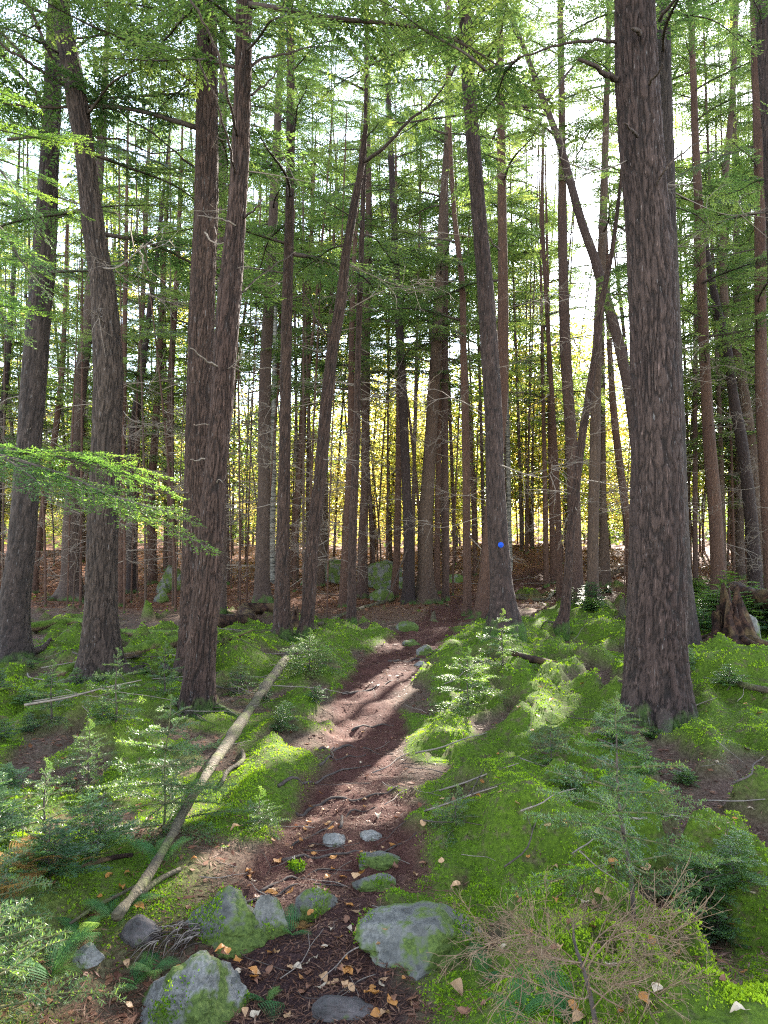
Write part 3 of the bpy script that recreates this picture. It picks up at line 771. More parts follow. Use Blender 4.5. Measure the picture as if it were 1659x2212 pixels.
t7 = H_('thin brown trunk just left of the straight narrow one near the trail edge', [(741, 1312, 18), (748, 1150, 16), (757, 953, 15), (760, 703, 12), (765, 560, 10), (778, 350, 8)], seed=9, color=RED, H=13, z0=5.5, nb=14)
t8 = H_('narrow straight trunk standing closest to the trail edge, bare to the ground', [(759, 1343, 20), (760, 1250, 18), (764, 1100, 17), (770, 953, 15), (774, 750, 13), (782, 500, 11), (788, 300, 9)], seed=10, color=RED, H=14, z0=6.2, nb=14)
t9 = H_('brown trunk close behind the narrow straight one, beside the mossy stone', [(783, 1292, 25), (784, 1156, 21), (788, 1053, 18), (790, 803, 19), (791, 703, 18), (797, 500, 15), (793, 250, 13), (792, 0, 10)], seed=11, color=PURP, H=19, z0=6, nb=22)
t10 = H_('very dark purple-black trunk beside the mossy-footed one', [(881, 1306, 31), (882, 1281, 26), (882, 1156, 21), (878, 1053, 20), (868, 803, 18), (860, 653, 16), (852, 500, 14), (843, 300, 12), (832, 50, 10)], seed=12, color=DARK, H=18, z0=6, nb=22, flare=.7)
t11 = H_('thick furrowed trunk with a green mossy foot left of the trail end', [(919, 1304, 44), (919, 1256, 35), (920, 1106, 31), (924, 1053, 29), (936, 853, 26), (945, 703, 23), (952, 553, 19), (957, 450, 18), (966, 300, 14), (970, 100, 12)], seed=13, color=TAN, H=18, z0=6, nb=22, flare=1.0)
t12 = H_('slim tan trunk tight behind the mossy-footed one', [(944, 1284, 15), (945, 1106, 13), (950, 900, 11), (956, 700, 10)], D=21.5, seed=14, color=WARM, H=14, z0=5.5, nb=14)
t13 = H_('smooth pole-like trunk between the mossy-footed one and the trail', [(962, 1287, 17), (963, 1256, 15), (961, 953, 15), (962, 703, 12), (964, 400, 9)], D=20, seed=15, color=PURP, H=17, z0=6, nb=18)
t14 = H_('slender straight brown trunk standing in the trail bend, in front of red leaves', [(1009, 1326, 21), (1009, 1281, 18), (1008, 1106, 17), (1006, 953, 17), (1001, 753, 15), (997, 600, 13), (983, 480, 11), (970, 250, 9), (966, 100, 8)], seed=16, color=WARM, H=16, z0=6.2, nb=20)
t15 = H_('broad trunk with the round blue marker disc beside the trail', [(1091, 1358, 64), (1090, 1346, 56), (1083, 1256, 46), (1076, 1156, 43), (1070, 1053, 40), (1066, 903, 38), (1057, 753, 38), (1047, 603, 35), (1038, 500, 32), (1026, 350, 31), (1010, 150, 28), (1003, 0, 27)], seed=17, color=PURP, H=20, z0=7.5, nb=24, flare=.7)
t15b = H_('reddish trunk close behind the one with the blue disc, crossing it upward', [(1050, 1322, 44), (1058, 1200, 38), (1072, 1000, 30), (1084, 853, 27), (1086, 703, 24), (1086, 553, 21), (1084, 400, 19), (1081, 200, 17), (1080, 0, 14)], D=15.6, seed=18, color=WARM, H=20, z0=7, nb=22, flare=.7)
t16 = H_('thin leaning sapling trunk left of a row of three thin trunks beyond moss', [(1209, 1285, 15), (1205, 1100, 13), (1195, 900, 11), (1183, 700, 9), (1172, 480, 8), (1173, 270, 6)], D=19, seed=19, color=RED, H=12.5, z0=7, nb=8, blen=.6)
H_('thinnest brown trunk of the row of three beyond moss', [(1180, 1275, 12), (1178, 1100, 11), (1175, 950, 9)], D=23, seed=20, color=WARM, H=14, z0=5, nb=12)
H_('reddish middle trunk of the row of three thin ones beyond moss', [(1195, 1277, 13), (1192, 1100, 12), (1188, 900, 11)], D=23.5, seed=21, color=WARM, H=15, z0=5, nb=12)
t17 = H_('thin bent trunk leaning right across two straight ones, from a curved mossy base', [(1211, 1358, 30), (1218, 1330, 22), (1226, 1256, 17), (1232, 1156, 17), (1239, 1100, 17), (1256, 953, 17), (1272, 853, 16), (1287, 753, 15), (1300, 653, 13), (1320, 553, 10), (1340, 400, 7)], seed=22, color=WARM, H=10.5, z0=7, nb=7, blen=.6, flare=.4)
t18 = H_('straight brown trunk behind the bent one, on the moss edge', [(1245, 1290, 34), (1244, 1256, 30), (1240, 1106, 28), (1234, 953, 25), (1224, 803, 24), (1218, 653, 22), (1215, 500, 20), (1214, 300, 16), (1210, 0, 13)], D=18.5, seed=23, color=PURP, H=20, z0=6.5, nb=24)
t19 = H_('straight trunk with a dark mossy mound at its foot, near the small stump', [(1282, 1305, 30), (1281, 1281, 25), (1282, 1106, 24), (1285, 1003, 24), (1287, 853, 22), (1292, 703, 20), (1302, 500, 18), (1308, 300, 14), (1316, 0, 11)], seed=24, color=TAN, H=20, z0=6, nb=24, flare=.7)
t20 = H_('broken forking snag trunk by the fallen trunk, below the thick one', [(1304, 1262, 30), (1305, 1200, 24), (1303, 1100, 14), (1303, 950, 11)], D=23, seed=25, color=TAN, H=13, z0=6, nb=8)
t21 = H_('arching thin trunk that bows far left over the clearing', [(1400, 1330, 26), (1390, 1150, 25), (1372, 950, 24), (1359, 850, 24), (1345, 780, 23), (1326, 700, 23), (1300, 615, 22), (1285, 560, 21), (1263, 500, 20), (1234, 400, 18), (1206, 300, 16), (1177, 225, 15), (1140, 125, 12), (1110, 50, 10), (1088, 0, 9)], D=14.5, seed=26, color=PURP, H=13.2, z0=9.5, nb=8, blen=.8)
t22 = H_('reddish leaning trunk close against the left side of the biggest trunk', [(1362, 1262, 20), (1357, 1150, 18), (1345, 1053, 17), (1327, 903, 15), (1317, 753, 12), (1312, 600, 10)], D=20, seed=27, color=WARM, H=13, z0=6, nb=12)
t23 = H_('biggest trunk, thick dark bark with deep furrows, on the mossy right slope', [(1420, 1555, 142), (1419, 1506, 136), (1417, 1406, 126), (1419, 1256, 118), (1419, 1106, 110), (1419, 1053, 107), (1413, 803, 99), (1404, 553, 95), (1392, 400, 93), (1380, 250, 92), (1370, 0, 84)], seed=28, color=PURP, H=17, z0=8.0, nb=18, blen=1.2, flare=.26, nd=5, dz=(3.5, 8))
t24 = H_('grey trunk standing half hidden right behind the biggest one', [(1482, 1392, 60), (1470, 1256, 48), (1458, 900, 40), (1446, 550, 34), (1438, 250, 30), (1432, 0, 27)], D=10.5, seed=29, color=GREY, H=18, z0=7, nb=16)
t25 = H_('straight brown trunk above the broken stump, on the pale fir undergrowth', [(1553, 1262, 36), (1551, 1230, 30), (1545, 1106, 28), (1536, 1003, 27), (1526, 853, 23), (1519, 703, 22), (1512, 500, 20), (1502, 300, 16), (1497, 150, 14), (1490, 0, 11)], D=18, seed=30, color=RED, H=20, z0=6, nb=24)
t26 = H_('dark bare trunk leaning left until it meets the straight brown one', [(1630, 1222, 32), (1626, 1156, 27), (1615, 1053, 26), (1602, 953, 24), (1584, 853, 21), (1571, 753, 18), (1547, 653, 16), (1533, 580, 14), (1520, 500, 12)], D=19, seed=31, color=DARK, H=11.5, z0=7, nb=6)
t27 = H_('brown trunk between the dark leaning one and the straight pale one far right', [(1648, 1235, 26), (1632, 1050, 24), (1612, 880, 21), (1590, 760, 19), (1573, 703, 18), (1562, 560, 16), (1566, 400, 14), (1583, 200, 12), (1590, 0, 10)], D=21, seed=32, color=TAN, H=18, z0=6, nb=20)
t28 = H_('grey-brown trunk at the right edge of the view, rising over fir undergrowth', [(1668, 1250, 34), (1660, 1100, 30), (1650, 953, 27), (1643, 703, 24), (1642, 500, 23), (1637, 250, 21), (1630, 50, 18)], D=16, seed=33, color=RED, H=19, z0=6, nb=22)
t28b = H_('scaly trunk in the top right corner, nearest of the trunks along that edge', [(1700, 1330, 48), (1690, 900, 42), (1668, 300, 38), (1648, 0, 34)], D=12, seed=34, color=PURP, H=17, z0=7, nb=14)
H_('slim trunk in the upper right gap between the straight brown one and the edge', [(1600, 1235, 18), (1596, 900, 16), (1590, 500, 14), (1585, 250, 11), (1580, 0, 9)], D=24, seed=35, color=GREY, H=18, z0=6, nb=16)
t30 = H_('dark trunk with a spreading mossy foot, behind the crooked one', [(155, 1296, 52), (155, 1256, 42), (154, 1156, 38), (158, 1053, 30), (165, 953, 26), (177, 803, 28), (190, 703, 26), (205, 500, 22), (222, 250, 17)], seed=36, color=GREY, H=18, z0=6, nb=18, flare=.9)
t31 = H_('thin leaning pole between the edge trunk and the dark mossy-footed one', [(75, 1283, 15), (80, 1206, 13), (100, 1053, 13), (117, 953, 13), (134, 803, 12), (141, 653, 9), (146, 450, 7)], seed=37, color=WARM, H=13, z0=6, nb=10)
H_('slim dark trunk cut by the left edge of the view', [(-8, 1240, 16), (2, 950, 14), (14, 800, 13), (26, 650, 11), (34, 500, 9)], D=22, seed=38, color=DARK, H=15, z0=5.5, nb=14)
t33 = H_('thin reddish trunk close on the right of the crooked one', [(260, 1290, 18), (262, 1150, 16), (264, 1000, 14), (268, 800, 12), (272, 550, 9)], D=19, seed=39, color=WARM, H=15, z0=6, nb=14)
t34 = H_('curving dark trunk with many bare side branches, left of the twin pair', [(285, 1240, 22), (284, 1100, 20), (286, 953, 18), (296, 870, 17), (308, 790, 15), (322, 680, 12), (338, 560, 10)], D=22, seed=40, color=DARK, H=15, z0=5, nb=14, nd=16)
H_('slim trunk nearest the left flank of the twin pair', [(372, 1245, 17), (368, 1000, 16), (370, 800, 14), (382, 600, 11), (390, 400, 9)], D=23, seed=41, color=RED, H=16, z0=5, nb=14, nd=12)
H_('brown trunk midway between crooked trunk and twin pair', [(330, 1262, 20), (326, 1100, 18), (338, 900, 16), (348, 700, 13), (356, 550, 10)], D=24, seed=42, color=WARM, H=16, z0=5, nb=14, nd=12)
t37 = H_('slanting trunk behind the close pair, leaning right', [(634, 1232, 20), (637, 1156, 18), (645, 1053, 18), (652, 953, 17), (659, 750, 14), (668, 600, 12)], D=25, seed=43, color=WARM, H=16, z0=6, nb=14)
H_('short reddish trunk seen low between leaning trunk and narrow straight one', [(693, 1258, 17), (696, 1100, 15), (702, 950, 13), (712, 750, 11)], D=24, seed=44, color=TAN, H=15, z0=6, nb=12)
H_('slanting thin trunk by the dark one, crossing the back boulder', [(852, 1290, 17), (858, 1180, 15), (860, 1050, 14), (862, 850, 12), (858, 600, 9)], D=21, seed=45, color=WARM, H=15, z0=6, nb=14)
make_tree('birch_tree', 'white birch trunk with dark marks, behind the straight grey trunk', [(588, 1254, 15), (588, 1150, 14), (590, 1000, 13), (592, 850, 11), (596, 600, 8)], D=24, seed=46, bark=M['birch'], H=15, z0=7, nb=4, cat='tree', nd=2, flare=.2)
make_tree('birch_tree', 'slim pale birch showing in the gap beside the blue disc trunk', [(1102, 1262, 12), (1100, 1150, 11), (1098, 1000, 10), (1094, 800, 8)], D=26, seed=47, bark=M['birch'], H=13, z0=7, nb=4, nd=2, flare=.2)
make_tree('birch_tree', 'narrow birch stem among the far trunks left of the twin pair', [(362, 1232, 10), (366, 1050, 10), (372, 850, 8)], D=30, seed=48, bark=M['birch'], H=13, z0=7, nb=4, nd=2, flare=.2)

# surface roots at the feet of the nearer trunks
def spread_roots(tree, n, seed, reach=1.0):
    root, base, A, D = tree; r = np.random.default_rng(seed); r0 = A[2, 3]
    for k in range(n):
        az = 6.28 * k / n + r.normal(0, .35); L = r0 * r.uniform(2.2, 4.5) * reach; t = np.linspace(0, 1, 12); bend = r.normal(0, .5)
        x = base[0] + np.cos(az + bend * t) * (r0 * .55 + L * t); y = base[1] + np.sin(az + bend * t) * (r0 * .55 + L * t)
        rd = r0 * (.30 * (1 - t) ** 1.6 + .05); z = height(x, y) + rd * (.25 - .9 * t) + r0 * .55 * (1 - t) ** 4
        b = MB(); b.add(*tube(np.stack([x, y, z], -1) - base, rd, 9)); link('root', b.mesh('root', M['bark']), root).color = TAN
for k, (t_, n_) in enumerate([(t_edge, 5), (t_crook, 6), (t_twinb, 4), (t_twina, 5), (t4, 4), (t5, 4), (t6, 4), (t15, 6), (t15b, 4), (t23, 4), (t24, 4), (t18, 4), (t19, 5), (t11, 5), (t30, 5), (t17, 3)]): spread_roots(t_, n_, 60 + k, .55 if t_ is t23 else .9)

# branches that can be told apart in the photograph
limb(t23, [(1338, 172), (1318, 166), (1290, 148), (1252, 129)], 15, 7, 'broken_limb', dy=[0, -.1, -.3, -.4])
limb(t23, [(1332, 92), (1290, 88), (1240, 92), (1190, 100), (1140, 118), (1085, 140), (1030, 158)], 8, 2, boughs=[(.7, 0, .8, 1), (.95, 1, .7, -1)], dy=[0, -.1, -.2, -.2, -.2, 0, .2])
limb(t23, [(1425, 40), (1450, 5), (1480, -40)], 10, 5, dy=[-.2, -.5, -.7])
limb(t23, [(1376, 292), (1362, 278), (1350, 264)], 8, 4, 'branch_stub', dy=[-.22, -.4, -.5])
limb(t23, [(1402, 180), (1420, 155), (1432, 134)], 7, 3, 'branch_stub', dy=[-.22, -.4, -.5])
limb(t23, [(1380, 70), (1366, 58)], 12, 6, 'branch_stub', dy=[-.22, -.36])
limb(t23, [(1416, 395), (1440, 360), (1475, 330), (1520, 300)], 5, 2, dy=[-.2, -.3, -.3, -.2])
limb(t21, [(1177, 231), (1110, 230), (1010, 247), (900, 262), (830, 268)], 9, 2, boughs=[(.5, 1, .8, -1), (.75, 2, .7, 1), (.95, 1, .6, -1)], dy=[0, -.2, -.4, -.4, -.4])
limb(t21, [(1180, 218), (1210, 180), (1240, 140), (1300, 90)], 7, 3, dy=[0, .1, .2, .3], boughs=[(.8, 0, .8, 1)])
limb(t21, [(1185, 250), (1120, 232), (1060, 214), (1020, 212), (960, 205)], 5, 2, dy=[0, .3, .4, .4, .4], boughs=[(.8, 2, .8, 1)])
limb(t6, [(785, 350), (812, 332), (840, 310), (880, 265), (928, 225), (990, 140)], 9, 3, boughs=[(.6, 0, .8, 1), (.9, 1, .8, -1)], dy=[0, -.2, -.3, -.4, -.5, -.6])
limb(t6, [(718, 735), (690, 702), (655, 640), (620, 650)], 5, 2, dy=[0, -.2, -.4, -.5])
limb(t_crook, [(188, 216), (230, 213), (290, 211), (340, 202), (380, 188), (420, 178)], 8, 3, boughs=[(.6, 3, .7, 1), (.9, 0, .8, -1)], dy=[0, .2, .4, .5, .6, .7])
limb(t_crook, [(190, 228), (240, 235), (270, 252), (330, 290), (400, 345), (490, 400)], 7, 2, boughs=[(.7, 1, .6, 1)], dy=[0, .2, .5, .7, .9, 1.2])
limb(t_crook, [(138, 182), (112, 168), (70, 140), (40, 122), (0, 92)], 10, 5, boughs=[(.7, 2, .7, 1)], dy=[0, -.2, -.4, -.5, -.6])
limb(t_crook, [(130, 175), (100, 100), (70, 30), (48, -20)], 9, 5, boughs=[(.6, 3, .7, -1)], dy=[0, -.2, -.3, -.4])
limb(t_crook, [(205, 295), (270, 304), (330, 330), (420, 318)], 5, 2, dy=[0, .3, .5, .6])
limb(t_edge, [(95, 240), (70, 190), (30, 150), (0, 110)], 9, 5, boughs=[(.6, 3, .7, -1)], dy=[0, -.2, -.4, -.5])
limb(t_twina, [(510, 290), (496, 225), (478, 150), (455, 75), (428, 25), (410, -5)], 7, 4, dy=[-.1, -.5, -.7, -.8, -.9, -.9])
limb(t_twina, [(508, 372), (492, 300), (470, 225), (448, 170), (430, 130)], 6, 3, dy=[-.1, -.5, -.7, -.8, -.9])
limb(t_twina, [(541, 142), (568, 126), (600, 119), (660, 105), (730, 82)], 7, 2, boughs=[(.7, 0, .6, 1)], dy=[0, .1, .2, .4, .6])
limb(t_twina, [(541, 204), (560, 192), (585, 172), (602, 153)], 6, 3, dy=[0, .1, .2, .2])
limb(t_twina, [(522, 471), (540, 460), (556, 447), (569, 432)], 6, 3, 'branch_stub', dy=[0, -.1, -.2, -.2])
limb(t_twina, [(521, 630), (545, 610), (590, 575), (640, 545)], 4, 2, dy=[0, .2, .4, .6])
limb(t_twina, [(466, 790), (440, 775), (412, 750)], 5, 2, 'branch_stub', dy=[-.15, -.35, -.5], material='deadtwig')
limb(t_twinb, [(440, 990), (424, 994), (412, 991)], 4, 2, 'branch_stub', dy=[-.18, -.3, -.4], material='deadtwig')
limb(t_twinb, [(440, 500), (470, 525), (490, 520)], 4, 2, 'branch_stub', dy=[-.2, -.4, -.45], material='deadtwig')
limb(t_twina, [(505, 485), (470, 470), (430, 464)], 4, 2, 'branch_stub', dy=[-.15, -.4, -.5], material='deadtwig')
limb(t15, [(1078, 540), (1060, 520), (1045, 485)], 4, 2, 'branch_stub', dy=[-.2, -.4, -.5])
limb(t34, [(300, 800), (325, 815), (370, 825), (400, 845)], 6, 2, dy=[0, -.2, -.4, -.5])
limb(t10, [(885, 1170), (868, 1215), (850, 1262), (832, 1300)], 4, 2, 'fallen_limb', dy=[0, -.3, -.5, -.8])

# the trail marker: a round blue plastic disc nailed to the bark, a thing of its own
def marker():
    root, base, A, D = t15
    p = at(1078, 1177, D)
    a = np.array([np.interp(p[2], A[:, 2], A[:, j]) for j in range(4)])
    dx = p[0] - a[0]; y = a[1] - math.sqrt(max(.0001, (a[3] * 1.03) ** 2 - dx * dx)) - .012
    nrm = np.array([dx, y - a[1], 0]); nrm /= np.linalg.norm(nrm)
    m = thing('trail_marker', 'round blue plastic trail marker nailed to the broad trunk', 'trail marker', (p[0], y, p[2]))
    b = MB(); b.add(*tube(np.array([-nrm * .004, nrm * .003]), [.037, .037], 28)); link('disc', b.mesh('disc', M['blue'], False), m)
    b = MB(); b.add(*tube(np.array([nrm * .002, nrm * .010]), [.006, .0055], 10)); link('nail', b.mesh('nail', M['nail']), m)
marker()

# ------------------------------------------------------------------ trees deep in the stand
ZONES = [(-200, 60, 'behind the grey trunk on the left edge'), (60, 190, 'behind the dark mossy-footed trunk'), (190, 300, 'behind the crooked trunk'), (300, 400, 'between crooked trunk and twin pair'),
         (400, 500, 'behind the twin pair'), (500, 600, 'between twin pair and birch'), (600, 690, 'behind the close pair of red-brown trunks'), (690, 800, 'above the smaller back boulder'), (800, 900, 'above the large back boulder'),
         (900, 1000, 'behind the mossy-footed trunk by the trail end'), (1000, 1110, 'behind the blue disc trunk'), (1110, 1230, 'on the leafy rise beyond the row of three'), (1230, 1350, 'in the gap left of the biggest trunk'),
         (1350, 1500, 'behind the biggest trunk'), (1500, 1590, 'behind the straight trunk over the stump'), (1590, 1900, 'behind the dark leaning trunk at far right')]
def zone(px):
    for a, b, s in ZONES:
        if a <= px < b: return s
    return ZONES[-1][2]
rz = np.random.default_rng(77)
for i in range(205):
    px = rz.uniform(-90, 1760)
    if i >= 150: px = rz.uniform(1040, 1740)
    if i >= 205: px = rz.uniform(1050, 1360)
    if 430 < px < 620 and i % 2: px += 700
    D = 22 + (26 if px < 480 else 16) * rz.random() ** 1.1
    q_ = on(at(px, 1200, D)[0], D)
    if in_sun_lane(q_[0], q_[1], .12, q_[2] + 1, q_[2] + 20): continue
    w = rz.uniform(.06, .15) * PF / D
    lean = rz.normal(0, 26); yb = 1200
    kind_ = ('thin' if w * D / PF < .10 else 'stouter') + (' left-leaning' if lean < -14 else ' right-leaning' if lean > 14 else ' upright')
    make_tree('hemlock_tree', f'{kind_} trunk deep in the stand {zone(px)}', [(px, yb, w * 1.1), (px + lean * .3, 1000, w), (px + lean, 700, w * .8), (px + lean * 1.6, 450, w * .6)], D=D, H=rz.uniform(17, 25), z0=rz.uniform(3, 6) + (8 if 1040 < px < 1400 else 4 if 430 < px < 1400 else 0), nb=24, blen=rz.uniform(.9, 1.3), nd=int(rz.integers(3, 7)), dz=(1.2, 6), seed=200 + i, color=[RED, WARM, PURP, TAN][i % 4], bark=M['bark_far'], flare=.3, group='hemlocks deep in the stand ' + zone(px), far=True)

# thin poles between the big trunks, mostly bare
for i in range(70):
    px = rz.uniform(-60, 720) if i % 3 else rz.uniform(900, 1720); D = rz.uniform(15.5, 30); q_ = on(at(px, 1200, D)[0], D)
    if in_sun_lane(q_[0], q_[1], .05, q_[2] + 1, q_[2] + 14) or trail_m(q_[0], q_[1]) > .05: continue
    w = rz.uniform(.025, .06) * PF / D; lean = rz.normal(0, 30); lk = ' left-leaning' if lean < -14 else ' right-leaning' if lean > 14 else ' upright'
    make_tree('sapling_pole', f'bare{lk} pole thin as a wrist {zone(px)}', [(px, 1200, w * 1.1), (px + lean * .4, 1000, w), (px + lean, 750, w * .8), (px + lean * 1.5, 560, w * .5)], D=D, H=rz.uniform(8, 13), z0=rz.uniform(3, 6), nb=5, blen=.45, nd=9, dz=(.8, 5), seed=500 + i, color=[RED, WARM, TAN][i % 3], bark=M['bark_far'], flare=.1, group='bare poles ' + zone(px), far=True, merged=False)

# ------------------------------------------------------------------ broad-leaved trees in autumn colour, beyond the trail
def gen_crown(seed, hgt, rad, n, leaf, z0, material):
    r = np.random.default_rng(seed); W = MB(); Cs = []
    n_b = 34
    for k in range(n_b):
        z = z0 + (hgt - z0) * (k + r.random()) / n_b; az = r.uniform(0, 6.28); f = (z - z0) / (hgt - z0)
        L = rad * (.35 + .65 * math.sin(math.pi * min(1, .2 + .75 * f))) * r.uniform(.6, 1.1)
        d = np.array([math.cos(az), math.sin(az), r.uniform(.1, .45)]); P = np.array([0, 0, z * .9]) + d * np.linspace(0, L, 5)[:, None]
        W.add(*tube(P, np.linspace(.018, .004, 5), 3, False))
        m = int(n / n_b * L / rad * 1.5); u = r.uniform(.25, 1.1, m)
        c = P[0] + d * (u * L)[:, None] + np.stack([r.normal(0, .34, m), r.normal(0, .34, m), r.normal(0, .10, m)], -1)
        Cs.append(c)
    C = np.concatenate(Cs); m = len(C)
    D = r.normal(0, 1, (m, 3)); D[:, 2] = D[:, 2] * .4 - .25; Nn = r.normal(0, .55, (m, 3)); Nn[:, 2] += 1
    V, Q = rhombi(C, D, Nn, leaf * r.uniform(.7, 1.3, m), leaf * .62)
    F = MB(); F.add(V, Q, tint=np.repeat(r.random(m), 4))
    W.add(V, Q, m=1, tint=np.repeat(r.random(m), 4))
    return W.mesh('crown', [M['twig'], M[material]], False)
CR = [gen_crown(i + 900, 6.5, 2.2, 4200, .115, 1.0, 'yellow') for i in range(3)] + [gen_crown(i + 930, 6.5, 2.4, 4000, .12, 1.2, 'broad') for i in range(2)]
def autumn(px, D, hgt, k, label, group, seed, tall=0.0):
    b = at(px, 1200, D); base = on(b[0], D); root = thing('autumn_tree' if k < 3 else 'maple_tree', label, 'tree', base, group)
    r = np.random.default_rng(seed); s = hgt / 6.5
    path = np.array([[0, 0, -.2], [r.normal(0, .08), r.normal(0, .08), (hgt + tall) * .4], [r.normal(0, .25), r.normal(0, .2), (hgt + tall) * .95]])
    q = MB(); q.add(*tube(smooth_path(path, 10), np.linspace(.035 + .006 * hgt, .012, 10), 7)); t = link('trunk', q.mesh('trunk', M['bark_far']), root); t.color = TAN
    for nm, me in (('crown', CR[k]),):
        o = link(nm, me, root, (0, 0, tall)); o.scale = (s, s, s); o.rotation_euler = (0, 0, r.uniform(0, 6.28))
ry = np.random.default_rng(5)
for i in range(40):
    px = ry.uniform(640, 1360) if i % 4 else ry.uniform(440, 660); D = ry.uniform(30, 52)
    g = 'autumn yellow saplings glowing beyond the trail end' if i % 4 else 'autumn yellow saplings behind the birch'
    hh = ry.uniform(4.5, 13.0)
    autumn(px, D, hh, i % 3 if i % 3 else 3 + i % 2, f"{'low' if hh < 7 else 'middle-height' if hh < 10 else 'tall'} glowing {'yellow' if i % 3 else 'yellow-green'} tree far {zone(px)}", 'autumn trees far ' + zone(px), 40 + i)
for i in range(30):
    px = ry.uniform(-60, 560) if i % 3 else ry.uniform(1300, 1720); D = ry.uniform(26, 46)
    autumn(px, D, ry.uniform(4, 10), 3 + i % 2 if i % 4 else i % 3, f"leafy {'green' if i % 4 else 'yellow'} understorey tree far back {zone(px)}", 'understorey trees ' + zone(px), 80 + i)
autumn(1130, 38, 6.5, 0, 'tall tree with an orange-yellow crown high beside the blue disc trunk', None, 131, 9)
autumn(700, 40, 7, 1, 'tall tree with a pale yellow crown high above the leaning forked trunk', None, 132, 10)
autumn(330, 34, 7.5, 2, 'tall yellow-green tree crown showing high between crooked trunk and twins', None, 133, 8)
autumn(30, 32, 7.5, 1, 'tall yellow tree crown showing behind the trunk on the left edge', None, 134, 7)
autumn(440, 38, 8, 4, 'tall leafy green crown high behind the twin pair', None, 135, 8)
autumn(180, 30, 8, 3, 'tall leafy green crown high behind the crooked trunk', None, 136, 9)

# the far-off wood on the rising ground reads as one mass
def far_wood():
    r = np.random.default_rng(31); B = MB()
    for k in range(170):
        y = r.uniform(74, 130); x = r.uniform(-1, 1) * (.62 * y + 8); g = float(height(x, y))
        B.add(*tube(np.array([[x, y, g - .3], [x + r.normal(0, .3), y, g + 6], [x + r.normal(0, .6), y, g + 11]]), [r.uniform(.09, .2), .1, .04], 5, False), m=0)
    n = 100000
    y = r.uniform(72, 132, n); x = r.uniform(-1, 1, n) * (.62 * y + 8)
    cl = vnoise(x / 3.0, y / 3.0, seed=71)
    z = height(x, y) + r.random(n) ** 1.15 * (10 + 4 * cl + .16 * (y - 72))
    keep = vnoise(x / 1.6, y / 1.6, z / 1.2, seed=73) > -.15
    C = np.stack([x, y, z], -1)[keep]; m = len(C)
    D = r.normal(0, 1, (m, 3)); D[:, 2] *= .35; Nn = r.normal(0, .6, (m, 3)); Nn[:, 2] += 1
    V, Q = rhombi(C, D, Nn, r.uniform(.5, 1.0, m), r.uniform(.22, .42, m))
    yel = (np.abs(C[:, 0] / C[:, 1] - .06) < .24) & (r.random(m) < .7) & (C[:, 2] < 10)
    yel |= (r.random(m) < .10)
    mi = np.where(yel, 1, np.where(r.random(m) < .5, 2, 3))
    for k in (1, 2, 3):
        s = mi == k; idx = np.repeat(s, 4); B.add(V[idx], np.arange(s.sum() * 4).reshape(-1, 4), m=k, tint=np.repeat(r.random(s.sum()), 4))
    tag(link('distant_forest', B.mesh('distant_forest', [M['bark_far'], M['yellow'], M['broad'], M['needles']], False)), kind='stuff')
far_wood()

# ------------------------------------------------------------------ fallen wood
def log_between(name, label, pts, widths, material, seed, group=None, lift=.35, rough=.12, cat='log', sides=22, loc_z=0, plane=None):
    """a log lying on the ground along points of the photograph"""
    if plane is None: G = np.array([ground(a, b) for a, b in pts])
    else:
        G = []
        for (a, b), zz in zip(pts, np.linspace(plane[0], plane[1], len(pts))):
            d = ray(a, b); G.append(EYE + d * ((zz - CAMZ) / d[2]))
        G = np.array(G)
    rad = np.array([w / 2 / PF * p[1] for w, p in zip(widths, G)])
    S = smooth_path(np.c_[G, rad], max(12, int(np.linalg.norm(G[-1] - G[0]) / .06)))
    P, rr = S[:, :3], S[:, 3]
    # a stiff log bridges the small bumps
    z = height(P[:, 0], P[:, 1]) if plane is None else P[:, 2] - rr * lift; k = np.polyfit(np.arange(len(z)), z, 2); P[:, 2] = np.polyval(k, np.arange(len(z))) + rr * lift + loc_z
    V, Q, T = tube(P, rr, sides)
    m = len(P) * sides; c = np.repeat(P, sides, 0); o = V[:m] - c
    nn = 1 + rough * fbm(V[:m, 0] * 9, V[:m, 1] * 9, V[:m, 2] * 9, seed=seed) + rough * .8 * fbm(V[:m, 0] * 2, V[:m, 1] * 2, V[:m, 2] * 2, seed=seed + 1)
    V[:m] = c + o * nn[:, None]
    base = P[len(P) // 2].copy()
    root = thing(name, label, cat, base, group); b = MB(); b.add(V - base, Q, T)
    link('trunk', b.mesh('trunk', M[material]), root)
    r = np.random.default_rng(seed)
    return root, P, rr, base
LOGZ = (float(height(*LOGF[0])) + .10, float(height(*LOGF[1])) + .07)
l1 = log_between('fallen_log', 'long pale barked fallen log slanting from the leaning trunk down to the trail', [(634, 1402), (590, 1462), (500, 1590), (448, 1668), (398, 1750), (352, 1838), (304, 1918), (252, 1990)], [19, 20, 21, 20, 18, 17, 18, 22], 'bark_dead', 1, lift=.9, rough=.36, plane=LOGZ)
for k, (f, az, sc) in enumerate([(.12, 2.6, .35), (.3, .4, .3), (.42, 2.9, .4), (.5, -.4, .3), (.66, .2, .3), (.8, 2.8, .3), (.22, 3.3, .4)]):
    p = l1[1][int(f * len(l1[1]))]; child_of('dead_branch', DEAD[[4, 0, 1][k % 3]], l1[0], p - l1[3], (math.cos(az), math.sin(az), .25), sc)
l2 = log_between('fallen_log', 'mossy green horizontal log behind the edge trunk and crooked trunk', [(30, 1352), (150, 1352), (260, 1358), (400, 1368)], [22, 22, 20, 16], 'mosslog', 2, lift=.6)
for k, x in enumerate([.25, .45, .62, .7]):
    p = l2[1][int(x * len(l2[1]))]; child_of('dead_branch', DEAD[4], l2[0], p - l2[3], (.1, -.8, -.3 if k % 2 else .6), .5)
